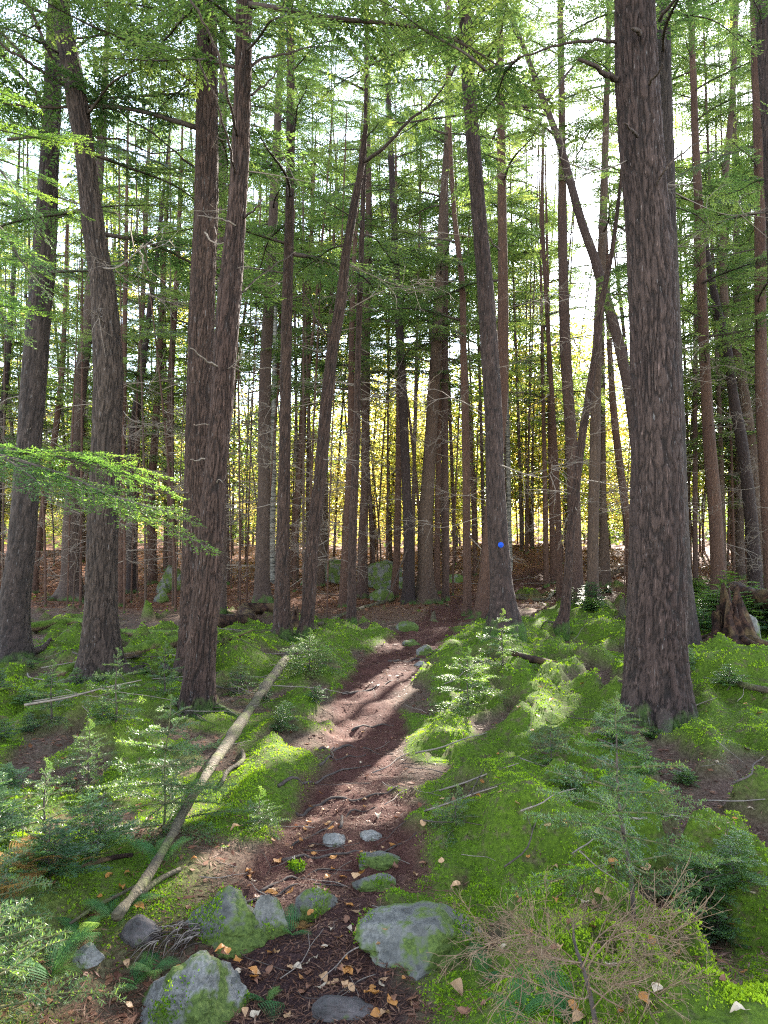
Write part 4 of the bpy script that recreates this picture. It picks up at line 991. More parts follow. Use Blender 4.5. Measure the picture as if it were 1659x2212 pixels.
log_between('fallen_log', 'brown rotten log running behind the twin pair to the crooked trunk', [(130, 1462), (250, 1425), (320, 1405), (390, 1382), (470, 1362)], [24, 27, 28, 27, 24], 'mosslog', 3, lift=.5, rough=.2)
log_between('fallen_log', 'split rotten log with orange wood ending at the straight grey trunk', [(470, 1352), (520, 1340), (560, 1328), (600, 1318)], [26, 27, 25, 20], 'rot', 4, lift=.6, rough=.3)
log_between('fallen_log', 'thin mossy pole lying flat right of the twin pair', [(475, 1366), (520, 1375), (545, 1377)], [9, 9, 7], 'mosslog', 5, lift=.6)
log_between('fallen_log', 'thin grey log on the ground behind the narrow straight trunk', [(690, 1355), (740, 1330), (800, 1310), (850, 1302)], [8, 8, 9, 8], 'bark_dead', 6, lift=.7)
log_between('fallen_log', 'fallen trunk leaning up on the leafy rise beside the biggest trunk', [(1290, 1258), (1330, 1246), (1372, 1232)], [11, 11, 9], 'rot', 7, lift=1.6, rough=.2)
log_between('fallen_log', 'thin log at the foot of the leafy rise beyond the blue disc trunk', [(1105, 1296), (1150, 1290), (1210, 1278), (1290, 1265)], [9, 8, 8, 7], 'bark_dead', 8, lift=.8)
log_between('wood_chunk', 'short flat piece of rotten wood on the mossy slope', [(1108, 1420), (1135, 1424), (1170, 1430), (1202, 1431)], [12, 17, 15, 8], 'rot', 9, cat='wood piece', lift=.8, rough=.25)
log_between('fallen_log', 'grey weathered stick log under the sapling in the lower right moss', [(1392, 1940), (1450, 1946), (1516, 1952)], [11, 12, 11], 'bark_dead', 10, cat='stick', lift=1.2)
log_between('fallen_log', 'pale sun-bleached log lying below the moss-covered boulder', [(1575, 1468), (1620, 1488), (1670, 1500)], [12, 14, 14], 'bark_dead', 11, lift=.8)
log_between('fallen_branch', 'peeled tan branch bent beside the long fallen log', [(478, 1702), (494, 1672), (512, 1658), (524, 1622)], [9, 13, 12, 7], 'bark_dead', 12, cat='branch', lift=1.2, rough=.25)
log_between('fallen_branch', 'broken stick end pointing at the trail beside the long log', [(300, 1945), (340, 1912), (388, 1884)], [13, 13, 10], 'bark_dead', 13, cat='branch', lift=1.4)
log_between('fallen_branch', 'thin sunlit stick slanting through the mossy bank at lower left', [(150, 2003), (210, 1970), (252, 1945), (305, 1915)], [7, 8, 7, 4], 'bark_dead', 14, cat='branch', lift=3)
log_between('fallen_branch', 'dark slanting branch on the left edge among ferns and saplings', [(0, 1760), (30, 1795), (72, 1832)], [13, 13, 10], 'bark_dead', 15, cat='branch', lift=2)
log_between('fallen_branch', 'brown branch half sunk in the sunlit left bank', [(165, 1885), (215, 1865), (285, 1850)], [9, 11, 9], 'rot', 16, cat='branch', lift=1)

def stump(name, label, px, py, w, h, seed, jag=.5, sides=48, material='rot', lean=(0, 0), D=None):
    b_ = ground(px, py); D = b_[1]; r0 = w / 2 / PF * D; hh = h / PF * D; r = np.random.default_rng(seed)
    th = np.linspace(0, 2 * math.pi, sides, endpoint=False); n = 26; B = MB()
    top = hh * (1 - jag + jag * (.5 + .5 * vnoise(np.cos(th) * 2.2 + seed, np.sin(th) * 2.2, seed=seed)) + jag * .35 * vnoise(th * 7, th * 0, seed=seed + 1))
    top = np.clip(top, hh * .25, hh * 1.1)
    rows = []
    for k in range(n):
        t = k / (n - 1)
        rr = r0 * (.52 + .75 * (1 - t) ** 2.4) * (1 + .30 * vnoise(np.cos(th) * 2.5, np.sin(th) * 2.5, t * 2.0 + 0 * th, seed=seed + 2) + .22 * np.abs(vnoise(np.cos(th) * 8, np.sin(th) * 8, t * 2 + 0 * th, seed=seed + 3)))
        rows.append(np.stack([rr * np.cos(th) + lean[0] * hh * t, rr * np.sin(th) + lean[1] * hh * t, -.08 + (top + .08) * t], -1))
    inner = rows[-1].copy(); c = inner.mean(0)
    for s, d in ((.78, -.05), (.45, -.45), (.1, -.55)):
        q = c + (inner - c) * s; q[:, 2] = rows[-1][:, 2] + d * hh * .6; q[:, 2] = np.maximum(q[:, 2], hh * .15); rows.append(q)
    V = np.concatenate(rows); m = len(rows); i = np.arange(m - 1)[:, None] * sides; j = np.arange(sides)[None]; kk = (j + 1) % sides
    B.add(V, np.stack([i + j, i + kk, i + sides + kk, i + sides + j], -1).reshape(-1, 4))
    root = thing(name, label, 'stump', b_); link('body', B.mesh('body', M[material]), root)
    for k in range(6):
        az = r.uniform(0, 6.28); L = r0 * r.uniform(1.2, 2.2); t = np.linspace(0, 1, 6)
        P = np.stack([np.cos(az + .5 * t) * (r0 * .7 + L * t), np.sin(az + .5 * t) * (r0 * .7 + L * t), .10 * hh * (1 - t) ** 2 - .03 * t], -1)
        q = MB(); q.add(*tube(P, np.linspace(.16 * r0, .02, 6), 6)); link('root', q.mesh('root', M[material]), root)
    return root, b_, D
S1 = stump('tree_stump', 'tall broken rotten stump with jagged top, beside the leaning rotten log', 1590, 1386, 104, 112, 3, jag=.75, sides=72, lean=(-.12, .05))
for k, (a, b) in enumerate([((1578, 1335), (1563, 1258)), ((1590, 1320), (1592, 1290)), ((1600, 1325), (1606, 1300)), ((1570, 1345), (1556, 1318))]):
    A_, B_ = at(*a, S1[2] + .02 * k), at(*b, S1[2] + .03 * k); q = MB(); q.add(*tube(smooth_path(np.array([A_, A_ * .5 + B_ * .5 + .01, B_]) - S1[1], 7), np.array([.055, .05, .045, .035, .026, .016, .005]) * (1 if k == 0 else .7), 6)); link('splinter', q.mesh('splinter', M['rot'], False), S1[0])
st = log_between('fallen_log', 'rotten hollow log leaning against the broken stump at the right edge', [(1598, 1318), (1640, 1340), (1700, 1360)], [34, 40, 40], 'rot', 20, lift=2.6, rough=.3)
stump('tree_stump', 'small cut stump on moss between the straight trunk and the biggest trunk', 1344, 1332, 17, 38, 5, jag=.12, sides=20, material='bark_dead')
stump('tree_stump', 'low rotten stump tucked between the close pair of trunks', 638, 1352, 22, 48, 6, jag=.5, sides=20)
stump('tree_stump', 'little rootstock sticking up where the trail bends', 936, 1342, 15, 24, 8, jag=.5, sides=16, material='bark_dead')

# ------------------------------------------------------------------ stones
def stone(label, px, py, w, h, seed, material='rock', depth=.85, cuts=9, sink=.12, name='stone', group=None, peak=None, sub=4, cat=None, D=None, turn=0, cut=(.52, .85), flat=None):
    b_ = ground(px, py) if D is None else on(at(px, 1200, D)[0], D); D = b_[1]
    dist = np.linalg.norm(at(px, py, D) - EYE) if D < 6 else D
    W, Hh = w / PF * D, h / PF * D * (.88 if material == 'rock_moss' else .92)
    import bmesh
    bm = bmesh.new(); bmesh.ops.create_icosphere(bm, subdivisions=sub, radius=1.0)
    V = np.array([v.co[:] for v in bm.verts]); F = np.array([[v.index for v in f.verts] for f in bm.faces]); bm.free()
    r = np.random.default_rng(seed)
    for k in range(cuts):
        n = r.normal(0, 1, 3); n[2] = abs(n[2]) * .9; n /= np.linalg.norm(n); c = r.uniform(*cut)
        d = V @ n; V = V - np.where(d > c, (d - c) * .93, 0)[:, None] * n
    if flat is not None:
        n = np.array([-.25, .12, .96]); d = V @ n; V = V - np.where(d > flat, (d - flat) * .95, 0)[:, None] * n
        n = np.array([.1, -.95, .28]); d = V @ n; V = V - np.where(d > .6, (d - .6) * .9, 0)[:, None] * n
    if peak is not None:
        V[:, 2] += .55 * np.exp(-((V[:, 0] - peak) / .35) ** 2) * np.maximum(V[:, 2], 0)
    V = V * (1 + .08 * fbm(V[:, 0] * 2, V[:, 1] * 2, V[:, 2] * 2, seed=seed)[:, None] + .045 * fbm(V[:, 0] * 6, V[:, 1] * 6, V[:, 2] * 6, seed=seed + 1)[:, None] + .018 * fbm(V[:, 0] * 19, V[:, 1] * 19, V[:, 2] * 19, seed=seed + 5)[:, None] - .06 * np.exp(-(vnoise(V[:, 0] * 2.2, V[:, 1] * 2.2, V[:, 2] * 2.2, seed=seed + 2) / .07) ** 2)[:, None])
    c_, s_ = math.cos(turn), math.sin(turn); V = V @ np.array([[c_, s_, 0], [-s_, c_, 0], [0, 0, 1]])
    V[:, 0] *= W / (V[:, 0].max() - V[:, 0].min()); V[:, 1] *= W * depth / (V[:, 1].max() - V[:, 1].min())
    lo = V[:, 2].min() * .45; V[:, 2] = np.maximum(V[:, 2], lo); V[:, 2] *= Hh / (V[:, 2].max() - lo * (1 - sink)); 
    V[:, 2] -= V[:, 2].min() + sink * Hh
    base = b_ + np.array([0, W * depth * .42, 0]); base[2] = b_[2]
    B = MB(); B.add(V, None, F)
    o = link(name, B.mesh(name, M[material], False)); o.location = base
    tag(o, label, cat or name, group)
    STONES.append((base, V, material)); return o, base, V
STONES = []
stone('large pointed granite boulder cut by the bottom edge, lichen and moss streaked', 402, 2250, 262, 158, 12, 'rock', .8, 7, .05, 'boulder', peak=.12, sub=5, turn=.3)
stone('broad wedge of mossy granite sloping left beside the lower trail', 478, 2066, 206, 118, 22, 'rock_mid', .7, 8, .05, 'boulder', sub=5, peak=-.05)
stone('upright grey stone leaning on the mossy granite wedge', 580, 2030, 94, 100, 33, 'rock', .7, 8, .1, sub=5)
stone('rounded stone with yellow-green moss on the trail above the grey upright one', 678, 1990, 96, 58, 41, 'rock_mid', .8, 7, .1)
stone('big mossy boulder with a grey flat top at the right trail edge', 935, 2100, 310, 88, 55, 'rock_mid', .7, 11, .05, 'boulder', sub=5, turn=.4, flat=.42, cut=(.42, .72))
stone('dark smooth stone under the end of the long log', 292, 2044, 90, 60, 61, 'rock_dark', .8, 4, .1)
stone('grey stone low in the dark hollow by the left ferns', 178, 2088, 76, 40, 71, 'rock_bare', .8, 5, .1)
stone('long flat dark slab sunk in the trail at the bottom edge', 742, 2202, 140, 40, 81, 'rock_dark', .5, 5, .2, turn=-.35)
stone('small round grey stone on the trail, left of the other small one', 721, 1828, 50, 30, 91, 'rock_bare', .8, 5, .15)
stone('small flat pale stone on the trail, right of the round grey one', 800, 1818, 52, 20, 95, 'rock_bare', .7, 5, .2)
stone('flat mossy stone crossing the trail below the two small ones', 815, 1876, 104, 26, 101, 'rock_mid', .7, 5, .2)
stone('mossy stone just below the flat mossy one on the trail', 808, 1924, 98, 28, 103, 'rock_mid', .7, 5, .2)
stone('low mossy lump on the trail left of the mossy stones', 640, 1884, 36, 18, 105, 'rock_moss', .8, 4, .2)
stone('mossy flat stone at the trail bend with a cut face', 876, 1366, 56, 26, 107, 'rock_moss', .7, 6, .1, sub=3)
stone('pale low mossy stone in the upper trail, left one of two', 890, 1396, 40, 18, 109, 'rock_moss', .8, 5, .2, sub=3)
stone('grey pointed stone in the upper trail, right one of two', 917, 1416, 36, 26, 111, 'rock', .8, 5, .1, sub=3)
stone('small flat grey stone half buried in the upper trail', 908, 1440, 30, 12, 112, 'rock_bare', .8, 5, .1, sub=3)
stone('large grey back boulder between the narrow trunks beyond the clearing', 828, 1250, 92, 66, 113, 'rock_mid', .8, 7, .05, 'boulder', D=25)
stone('back boulder with mossy dark side, left of the large grey one', 722, 1250, 62, 60, 115, 'rock_mid', .8, 7, .05, 'boulder', D=25.5)
stone('flat rock shelf at the foot of the large back boulder', 850, 1280, 90, 30, 117, 'rock_mid', .6, 7, .05, 'boulder', D=23.5)
stone('mossy little boulder at the trail edge by the brown trunk', 824, 1300, 54, 34, 119, 'rock_moss', .8, 6, .1, sub=3)
stone('dark mossy boulder seen left of the twin pair in the back', 366, 1250, 74, 62, 121, 'rock_mid', .8, 7, .05, 'boulder', D=22)
stone('small round pale green stone in front of the dark mossy boulder', 346, 1262, 36, 30, 123, 'rock_mid', .8, 3, .1, D=20, sub=3)
stone('smaller grey stone beside the dark mossy boulder', 350, 1240, 30, 26, 125, 'rock_mid', .8, 3, .1, D=21.5, sub=3)
stone('flat stones of the ledge behind the slender trunk, leaf strewn', 985, 1262, 60, 22, 127, 'rock_moss', .6, 7, .05, D=24)
stone('pale stone wedged between stump and leaning log at the right edge', 1632, 1384, 50, 62, 129, 'rock', .7, 6, .05)
stone('mossy stone behind the bent trunk at the edge of the moss', 1095, 1352, 34, 16, 131, 'rock_moss', .8, 5, .1, sub=3)
stone('mossy knob of rock in the back litter near the close pair', 658, 1262, 22, 22, 133, 'rock_moss', .8, 5, .1, D=24, sub=3)

# ------------------------------------------------------------------ naming a spot by the nearest thing one can find
MARKS = [(1420, 1545, 'the biggest trunk'), (1155, 1428, 'the short rotten wood piece'), (1090, 1360, 'the blue disc trunk'), (985, 1795, 'the mossy hummock'), (1366, 1975, 'the dark-stemmed sapling'), (1270, 2110, 'the dead fir'),
         (1590, 1385, 'the broken stump'), (1215, 1358, 'the bent trunk'), (1282, 1305, 'the straight trunk with mossy mound'), (721, 1828, 'the round grey stone'), (800, 1816, 'the flat pale stone'), (815, 1878, 'the flat mossy stone'),
         (806, 1925, 'the lower mossy trail stone'), (678, 1985, 'the yellow-green mossy stone'), (578, 2020, 'the upright grey stone'), (478, 2060, 'the mossy granite wedge'), (402, 2200, 'the pointed granite boulder'), (930, 2080, 'the big mossy boulder'),
         (742, 2195, 'the flat dark slab'), (290, 2035, 'the dark smooth stone'), (178, 2080, 'the grey hollow stone'), (350, 1800, 'the sunlit fir sapling'), (448, 1668, 'the middle of the long log'), (620, 1420, 'the upper log end'), (255, 1988, 'the lower log end'),
         (430, 1535, 'the front twin trunk'), (216, 1468, 'the crooked trunk'), (30, 1425, 'the left edge trunk'), (660, 1368, 'the leaning trunk'), (759, 1343, 'the narrow straight trunk'), (915, 1416, 'the grey pointed stone'), (800, 1575, 'the sunlit trail patch'),
         (850, 1660, 'the curved tan stick'), (1000, 1520, 'the pale sunlit fir'), (1620, 1480, 'the pale bleached log'), (1450, 1946, 'the grey stick log'), (60, 1880, 'the rusty fern'), (1155, 1270, 'the row of three thin trunks'), (881, 1306, 'the purple-black trunk'),
         (566, 1298, 'the straight grey trunk'), (155, 1296, 'the dark mossy-footed trunk'), (366, 1250, 'the dark mossy boulder'), (828, 1250, 'the large back boulder'), (1009, 1326, 'the slender brown trunk'), (1555, 1262, 'the straight trunk over the stump')]
def whereis(px, py):
    k = min(MARKS, key=lambda m: math.hypot(m[0] - px, (m[1] - py) * 1.3)); dx, dy = px - k[0], py - k[1]
    w = ('right of' if dx > 0 else 'left of') if abs(dx) > abs(dy) else ('in front of' if dy > 0 else 'behind')
    return ('just ' if math.hypot(dx, dy) < 55 else '') + w + ' ' + k[2]

# ------------------------------------------------------------------ young firs close to the trail, branch by branch
FIR = [gen_spray(l, 700 + i, fan=f, sp=.05, tp=.04, needle=.016, nw=.0036, step=.0024, droop=d, ranks=2, mats=('greentwig', 'needles_fresh'), wr=.0042) for i, (l, f, d) in enumerate([(.22, .40, .1), (.34, .42, .15), (.46, .40, .2), (.60, .36, .25), (.72, .34, .2)])]
FLN = [.22, .34, .46, .60, .72]
def fir_sapling(label, base, hgt, spread, nwh, seed, lean=(0, 0), z_low=.12, mesh_set=None, group=None, stem_r=.009, per=5, keep=None, tilt=(.15, .55), name='fir_sapling', stem='twig'):
    r = np.random.default_rng(seed); root = thing(name, label, 'sapling', base, group)
    t = np.linspace(0, 1, 14); S = np.stack([lean[0] * t + .012 * hgt * np.sin(t * 8), lean[1] * t, -.03 + (hgt + .03) * t], -1)
    b = MB(); b.add(*tube(S, np.linspace(stem_r, .0018, 14), 8)); link('stem', b.mesh('stem', M[stem]), root)
    for w in range(nwh):
        f = z_low + (1 - z_low) * (w / (nwh - .3)) ** .9; p = np.array([np.interp(f, t, S[:, j]) for j in range(3)]); a0 = r.uniform(0, 6.28)
        k = per if f < .9 else 3
        for i in range(k):
            if keep is not None and r.random() > keep: continue
            az = a0 + 6.28 * i / k + r.normal(0, .2); el = r.uniform(*tilt) * (.2 + .8 * f)
            L = spread * (1 - f) ** .8 * r.uniform(.75, 1.2) + .07
            j = int(np.argmin([abs(x - L) for x in FLN]))
            dv = np.array([math.cos(az) * math.cos(el), math.sin(az) * math.cos(el), math.sin(el)])
            o = child_of('branch', FIR[j][0], root, p, dv, L / FLN[j], r.normal(0, .25)); n_ = bpy.data.objects.new('needles', FIR[j][1]); COL.objects.link(n_); n_.parent = o
    j = 0; o = child_of('branch', FIR[0][0], root, S[-2], (0.05, 0, 1), .5); n_ = bpy.data.objects.new('needles', FIR[0][1]); COL.objects.link(n_); n_.parent = o
    return root
def px_base(px, py): return ground(px, py)
bR = ground(1368, 1985)
fir_sapling('dark-stemmed fir sapling with wide flat branches over moss at lower right', bR, .72, .46, 7, 1, lean=(-.05, .05), z_low=.3, per=4, stem_r=.010, tilt=(.0, .5))
bL = ground(350, 1800)
fir_sapling('bright sunlit fir sapling by the long fallen log', bL, .66, .42, 7, 2, lean=(.03, 0), z_low=.1, per=6, stem_r=.007, tilt=(-.1, .6), stem='greentwig')
fir_sapling('fir sapling with drooping dark branches at the far lower left edge', ground(95, 1810), .28, .2, 5, 4, per=4)
fir_sapling('small fir sapling glowing above the mossy bank, left of the sunlit one', ground(190, 1700), .34, .22, 5, 5, per=5)
fir_sapling('pale sunlit fir sapling on the bright mossy trail edge', ground(1010, 1530), .5, .42, 5, 6, per=6)
fir_sapling('smaller pale fir sapling between the trail edge and the blue disc trunk', ground(1085, 1440), .55, .34, 5, 7, per=5)
fir_sapling('bushy soft green fir at the upper end of the long log', ground(668, 1452), .42, .40, 7, 8, per=7)
fir_sapling('slim fir sapling in shade on the left of the crooked trunk', ground(110, 1560), .4, .22, 5, 9, per=4)
fir_sapling('young fir in front of the crooked trunk, right of its mossy root', ground(250, 1560), .44, .22, 5, 10, per=4)
fir_sapling('thin shaded fir between the crooked trunk and the twin pair', ground(355, 1500), .45, .26, 5, 11, per=5)
fir_sapling('little fir on top of the mossy hummock beside the trail', ground(985, 1785), .12, .14, 3, 12, per=5, stem_r=.003)
fir_sapling('little fir among moss just below the biggest trunk', ground(1330, 1600), .24, .2, 5, 13, per=5)
fir_sapling('tiny dark fir on the slope left of the biggest trunk', ground(1190, 1640), .22, .2, 4, 14, per=5, stem_r=.004)
fir_sapling('small shaded fir on the moss between long log and trail', ground(560, 1790), .13, .13, 4, 15, per=5, stem_r=.004)
fir_sapling('low spreading fir at the foot of the front twin trunk', ground(520, 1500), .3, .22, 5, 16, per=6)
# low bright twigs at the lower left corner come from a young fir rooted just outside the view
fir_sapling('yellow-green fir sapling filling the lower left corner', ground(-40, 2200), .34, .34, 5, 17, z_low=.15, per=5, stem='greentwig')
fir_sapling('shaded fir sapling low on the left edge above the corner one', ground(-30, 1990), .26, .26, 4, 18, per=5)

# young firs farther off share five shapes
def small_fir(seed, h, sp):
    r = np.random.default_rng(seed); W = MB(); Cs, Ds, L_ = [], [], []
    W.add(*tube(np.array([[0, 0, -.04], [.02, 0, h * .5], [0, .02, h]]), [.010, .007, .002], 5))
    for w in range(7):
        f = .1 + .88 * w / 6.5
        for i in range(6):
            az = 6.28 * i / 6 + r.normal(0, .3); L = (sp * (1 - f) ** .8 + .06) * r.uniform(.7, 1.2); el = r.uniform(-.1, .45)
            d = np.array([math.cos(az) * math.cos(el), math.sin(az) * math.cos(el), math.sin(el)]); p = np.array([0, 0, h * f])
            W.add(*tube(np.array([p, p + d * L * .5, p + d * L - np.array([0, 0, .06 * L])]), [.004, .0025, .001], 3, False))
            k = int(L / .022) + 2; u = (np.arange(k) + .5) / k
            side = np.array([-math.sin(az), math.cos(az), 0])
            for s in (-1, 1):
                Cs.append(p + d * (u * L)[:, None] - np.array([0, 0, .06])[None] * (L * u**2)[:, None]); Ds.append(d * .75 + side * s * .7 + r.normal(0, .12, (k, 3))); L_.append((.34 * L * (1 - u) ** .7 + .03) * r.uniform(.6, 1.2, k))
    C, D, l = np.concatenate(Cs), np.concatenate(Ds), np.concatenate(L_)
    # each side twig carries two to four needle sprays
    C2 = np.concatenate([C, C + D * (l * .45)[:, None], C + D * (l * .45)[:, None]]); sw = np.stack([-D[:, 1], D[:, 0], D[:, 2]], -1)
    D2 = np.concatenate([D, D + .8 * sw, D - .8 * sw]); l2 = np.concatenate([l, l * .5, l * .5])
    Nn = np.stack([r.normal(0, .35, len(C2)), r.normal(0, .35, len(C2)), np.ones(len(C2))], -1)
    V, Q = rhombi(C2, D2, Nn, l2, .013)
    F = MB(); F.add(V, Q, tint=np.repeat(np.clip(r.uniform(.1, .6, len(C2)) + .5 * C2[:, 2] / h, 0, 1), 4))
    return W.mesh('stem', M['twig']), F.mesh('foliage', M['needles_fresh'], False)
SF = [small_fir(800 + i, h, s) for i, (h, s) in enumerate([(.45, .36), (.6, .45), (.8, .5), (.35, .4), (.55, .5)])]
rs = np.random.default_rng(9)
def put_small(label, group, px, py, sc, i, flatness=1.0):
    size = 'tiny' if sc < .25 else 'small' if sc < .5 else 'knee-high'
    b = ground(px, py); root = thing('fir_seedling', f"{size} {'pale ' if 'pale' in label else ''}young fir {whereis(px, py)}", 'young fir', b, group)
    for nm, me in (('stem', SF[i][0]), ('foliage', SF[i][1])):
        o = link(nm, me, root); o.scale = (sc, sc, sc * flatness); o.rotation_euler = (rs.normal(0, .08), rs.normal(0, .08), rs.uniform(0, 6.28))
for k in range(30):
    put_small('pale young fir in the undergrowth right of the biggest trunk, around the stump', 'young firs right of the biggest trunk', rs.uniform(1490, 1720), rs.uniform(1262, 1370), rs.uniform(.8, 1.5), k % 5, .8)
for k in range(12):
    put_small('young fir beyond the moss between the bent trunk and the biggest trunk', 'young firs between bent and biggest trunk', rs.uniform(1200, 1360), rs.uniform(1275, 1330), rs.uniform(.5, .9), k % 5, .7)
for k in range(12):
    put_small('small dark fir seedling on the shaded floor left of the twin pair', 'fir seedlings left of the twin pair', rs.uniform(-40, 400), rs.uniform(1430, 1640), rs.uniform(.15, .32), k % 5)
for k in range(3):
    put_small('small fir seedling in moss between the twin pair, long log and trail', 'fir seedlings between the log and trail', rs.uniform(430, 720), rs.uniform(1440, 1800), rs.uniform(.2, .36), k % 5)
for k in range(10):
    put_small('small fir seedling on the mossy slope right of the trail', 'fir seedlings right of the trail', rs.uniform(1050, 1640), rs.uniform(1440, 1790), rs.uniform(.22, .42), k % 5)
for k in range(4):
    put_small('low fir seedling in the mossy ground behind the dead brush at lower right', 'fir seedlings at lower right', rs.uniform(1480, 1690), rs.uniform(1780, 2050), rs.uniform(.25, .42), k % 5)
for k in range(6):
    put_small('low fir seedling on the sunlit mossy bank at lower left', 'fir seedlings at lower left', rs.uniform(-30, 260), rs.uniform(1700, 2000), rs.uniform(.3, .5), k % 5)

# hemlock boughs that reach in from the left belong to a young hemlock rooted outside the view
NEAR = [gen_spray(L, 740 + i, fan=f, sp=.045, tp=.028, needle=.017, nw=.0044, step=.0042, droop=d, mats=('twig', 'needles_near'), wr=.011) for i, (L, f, d) in enumerate([(1.3, .30, .12), (1.0, .36, .1), (.8, .42, .15), (.62, .45, .12)])]
NLN = [1.3, 1.0, .8, .62]
def near_hemlock():
    D = 4.3; b = at(-170, 1500, D); base = on(b[0], D)
    root = thing('hemlock_tree', 'young hemlock outside the left edge, its fresh green boughs reaching across', 'tree', base, MT)
    t = np.linspace(0, 1, 20); H = 7.0
    S = np.stack([.05 * np.sin(t * 5), .04 * np.sin(t * 4), -.2 + (H + .2) * t], -1)
    q = MB(); q.add(*tube(S, np.linspace(.065, .008, 20), 16)); link('trunk', q.mesh('trunk', M['bark']), root).color = GREY
    def put(pa, pb, Da, Db, i, roll=0.0, parent_dead=False):
        A, B_ = at(*pa, Da), at(*pb, Db); dv = B_ - A; L = np.linalg.norm(dv)
        o = child_of('bough', NEAR[i][0], root, A - base, dv + np.array([0, 0, .10 * L]), L / NLN[i], roll)
        n_ = bpy.data.objects.new('needles', NEAR[i][1]); COL.objects.link(n_); n_.parent = o
    # the pair of long low boughs across the trunks
    for a in [((-120, 950), (480, 1178), 4.2, 3.9, 0, .15), ((-110, 965), (390, 1030), 4.3, 4.3, 0, -.1), ((-60, 985), (300, 990), 4.25, 4.45, 1, .1),
              ((40, 1010), (330, 1120), 4.2, 4.0, 2, .0), ((-80, 960), (190, 1105), 4.2, 3.8, 1, .2), ((180, 1060), (430, 1130), 4.1, 4.0, 3, .1), ((120, 985), (400, 1065), 4.25, 4.3, 2, -.15)]: put(*a)
    # fresh boughs higher up
    for a in [((-160, 330), (205, 470), 4.6, 5.0, 0, .2), ((-150, 250), (210, 330), 4.6, 5.3, 0, .1), ((-160, 520), (150, 610), 4.5, 4.6, 0, .25), ((-150, 430), (90, 560), 4.5, 4.2, 1, .1),
              ((-160, 640), (130, 690), 4.4, 4.9, 1, -.1), ((-40, 330), (160, 410), 4.7, 5.2, 2, .3), ((-30, 470), (120, 640), 4.6, 4.3, 2, .1), ((-100, 380), (60, 430), 4.5, 4.1, 1, 0),
              ((-100, 560), (60, 740), 4.5, 4.2, 1, .2), ((20, 300), (200, 300), 4.9, 5.4, 3, .1), ((-160, 150), (90, 240), 4.6, 4.9, 1, .1), ((-60, 300), (110, 520), 4.6, 4.5, 1, .1), ((0, 560), (150, 570), 4.8, 5.0, 2, .3)]: put(*a)
near_hemlock()

# ------------------------------------------------------------------ the dead fir lying at the lower right
def dead_brush():
    base = ground(1300, 2215); base[2] = float(height(base[0], base[1]))
    root = thing('dead_fir', 'dead leafless fir with reddish bare twigs sprawling over the lower right moss', 'dead brush', base)
    D = base[1]
    BR = [gen_dead(l, 950 + i, .0026, 18, 'redtwig', .10, 1, 4) for i, l in enumerate([.34, .44, .54, .62])]
    BL = [.34, .44, .54, .62]
    stem = np.array([at(a, b, D + e) for a, b, e in [(1292, 2240, 0), (1268, 2120, .08), (1242, 2040, .18), (1238, 2000, .28)]]) - base
    stem[0, 2] = -.03
    q = MB(); q.add(*tube(smooth_path(stem, 12), np.linspace(.008, .003, 12), 6)); link('stem', q.mesh('stem', M['twig']), root)
    for (a, b, c, d, e0, e1) in [(1255, 2080, 1070, 2000, .15, .2), (1255, 2080, 1040, 2090, .1, 0), (1262, 2100, 1010, 2050, .1, -.05), (1240, 2030, 1330, 1965, .2, .35), (1258, 2090, 1500, 1990, .1, .2), (1262, 2100, 1530, 2040, .1, .05),
                                 (1270, 2130, 1560, 2110, .05, 0), (1272, 2150, 1040, 2140, .05, -.1), (1280, 2180, 1500, 2170, 0, -.15), (1240, 2040, 1170, 1985, .2, .3), (1242, 2060, 1430, 1985, .2, .3), (1285, 2200, 1100, 2200, 0, -.15),
                                 (1262, 2100, 1400, 2020, .1, .0), (1275, 2150, 1380, 2120, .0, -.2), (1240, 2030, 1240, 1970, .2, .3), (1256, 2080, 1160, 2010, .1, .0), (1285, 2200, 1420, 2212, 0, -.2)]:
        A, B_ = at(a, b, D + e0), at(c, d, D + e1); dv = B_ - A; L = np.linalg.norm(dv); i = int(np.argmin([abs(x - L) for x in BL]))
        child_of('dead_branch', BR[i], root, A - base, dv, L / BL[i], random.uniform(0, 6))
    return root
dead_brush()

# ------------------------------------------------------------------ ferns
def frond_mesh(L, seed, material):
    r = np.random.default_rng(seed); W = MB(); n = 16; t = np.linspace(0, 1, n)
    P = np.stack([L * t, .04 * L * np.sin(t * 3), L * (.55 * t - .6 * t**2)], -1); V, Q, T = tube(P, np.linspace(.0016, .0005, n), 3, False); W.add(V, Q, m=0)
    C, D, l = [], [], []
    for k in range(26):
        f = .12 + .88 * k / 26; p = np.array([np.interp(f, t, P[:, j]) for j in range(3)]); w = L * .26 * math.sin(math.pi * min(1, .18 + f * .82)) + .006
        for s in (-1, 1):
            m = 5
            for q in range(m):
                c = p + np.array([.25, s * .95, -.1]) * w * (q + .2) / m
                for s2 in (-1, 1):
                    C.append(c); D.append([.75 * s2 + .25, s * .6, -.05]); l.append(w * .26 * (1 - q / m * .6))
    V, Q = rhombi(np.array(C), np.array(D), np.stack([r.normal(0, .2, len(C)), r.normal(0, .2, len(C)), np.ones(len(C))], -1), np.array(l), np.array(l) * .42)
    W.add(V, Q, m=0, tint=r.uniform(0, 1)); return W.mesh('frond', M[material], False)
FG = [frond_mesh(l, 60 + i, 'fern') for i, l in enumerate([.16, .22, .28])]; FRU = [frond_mesh(l, 70 + i, 'fernrust') for i, l in enumerate([.2, .26])]
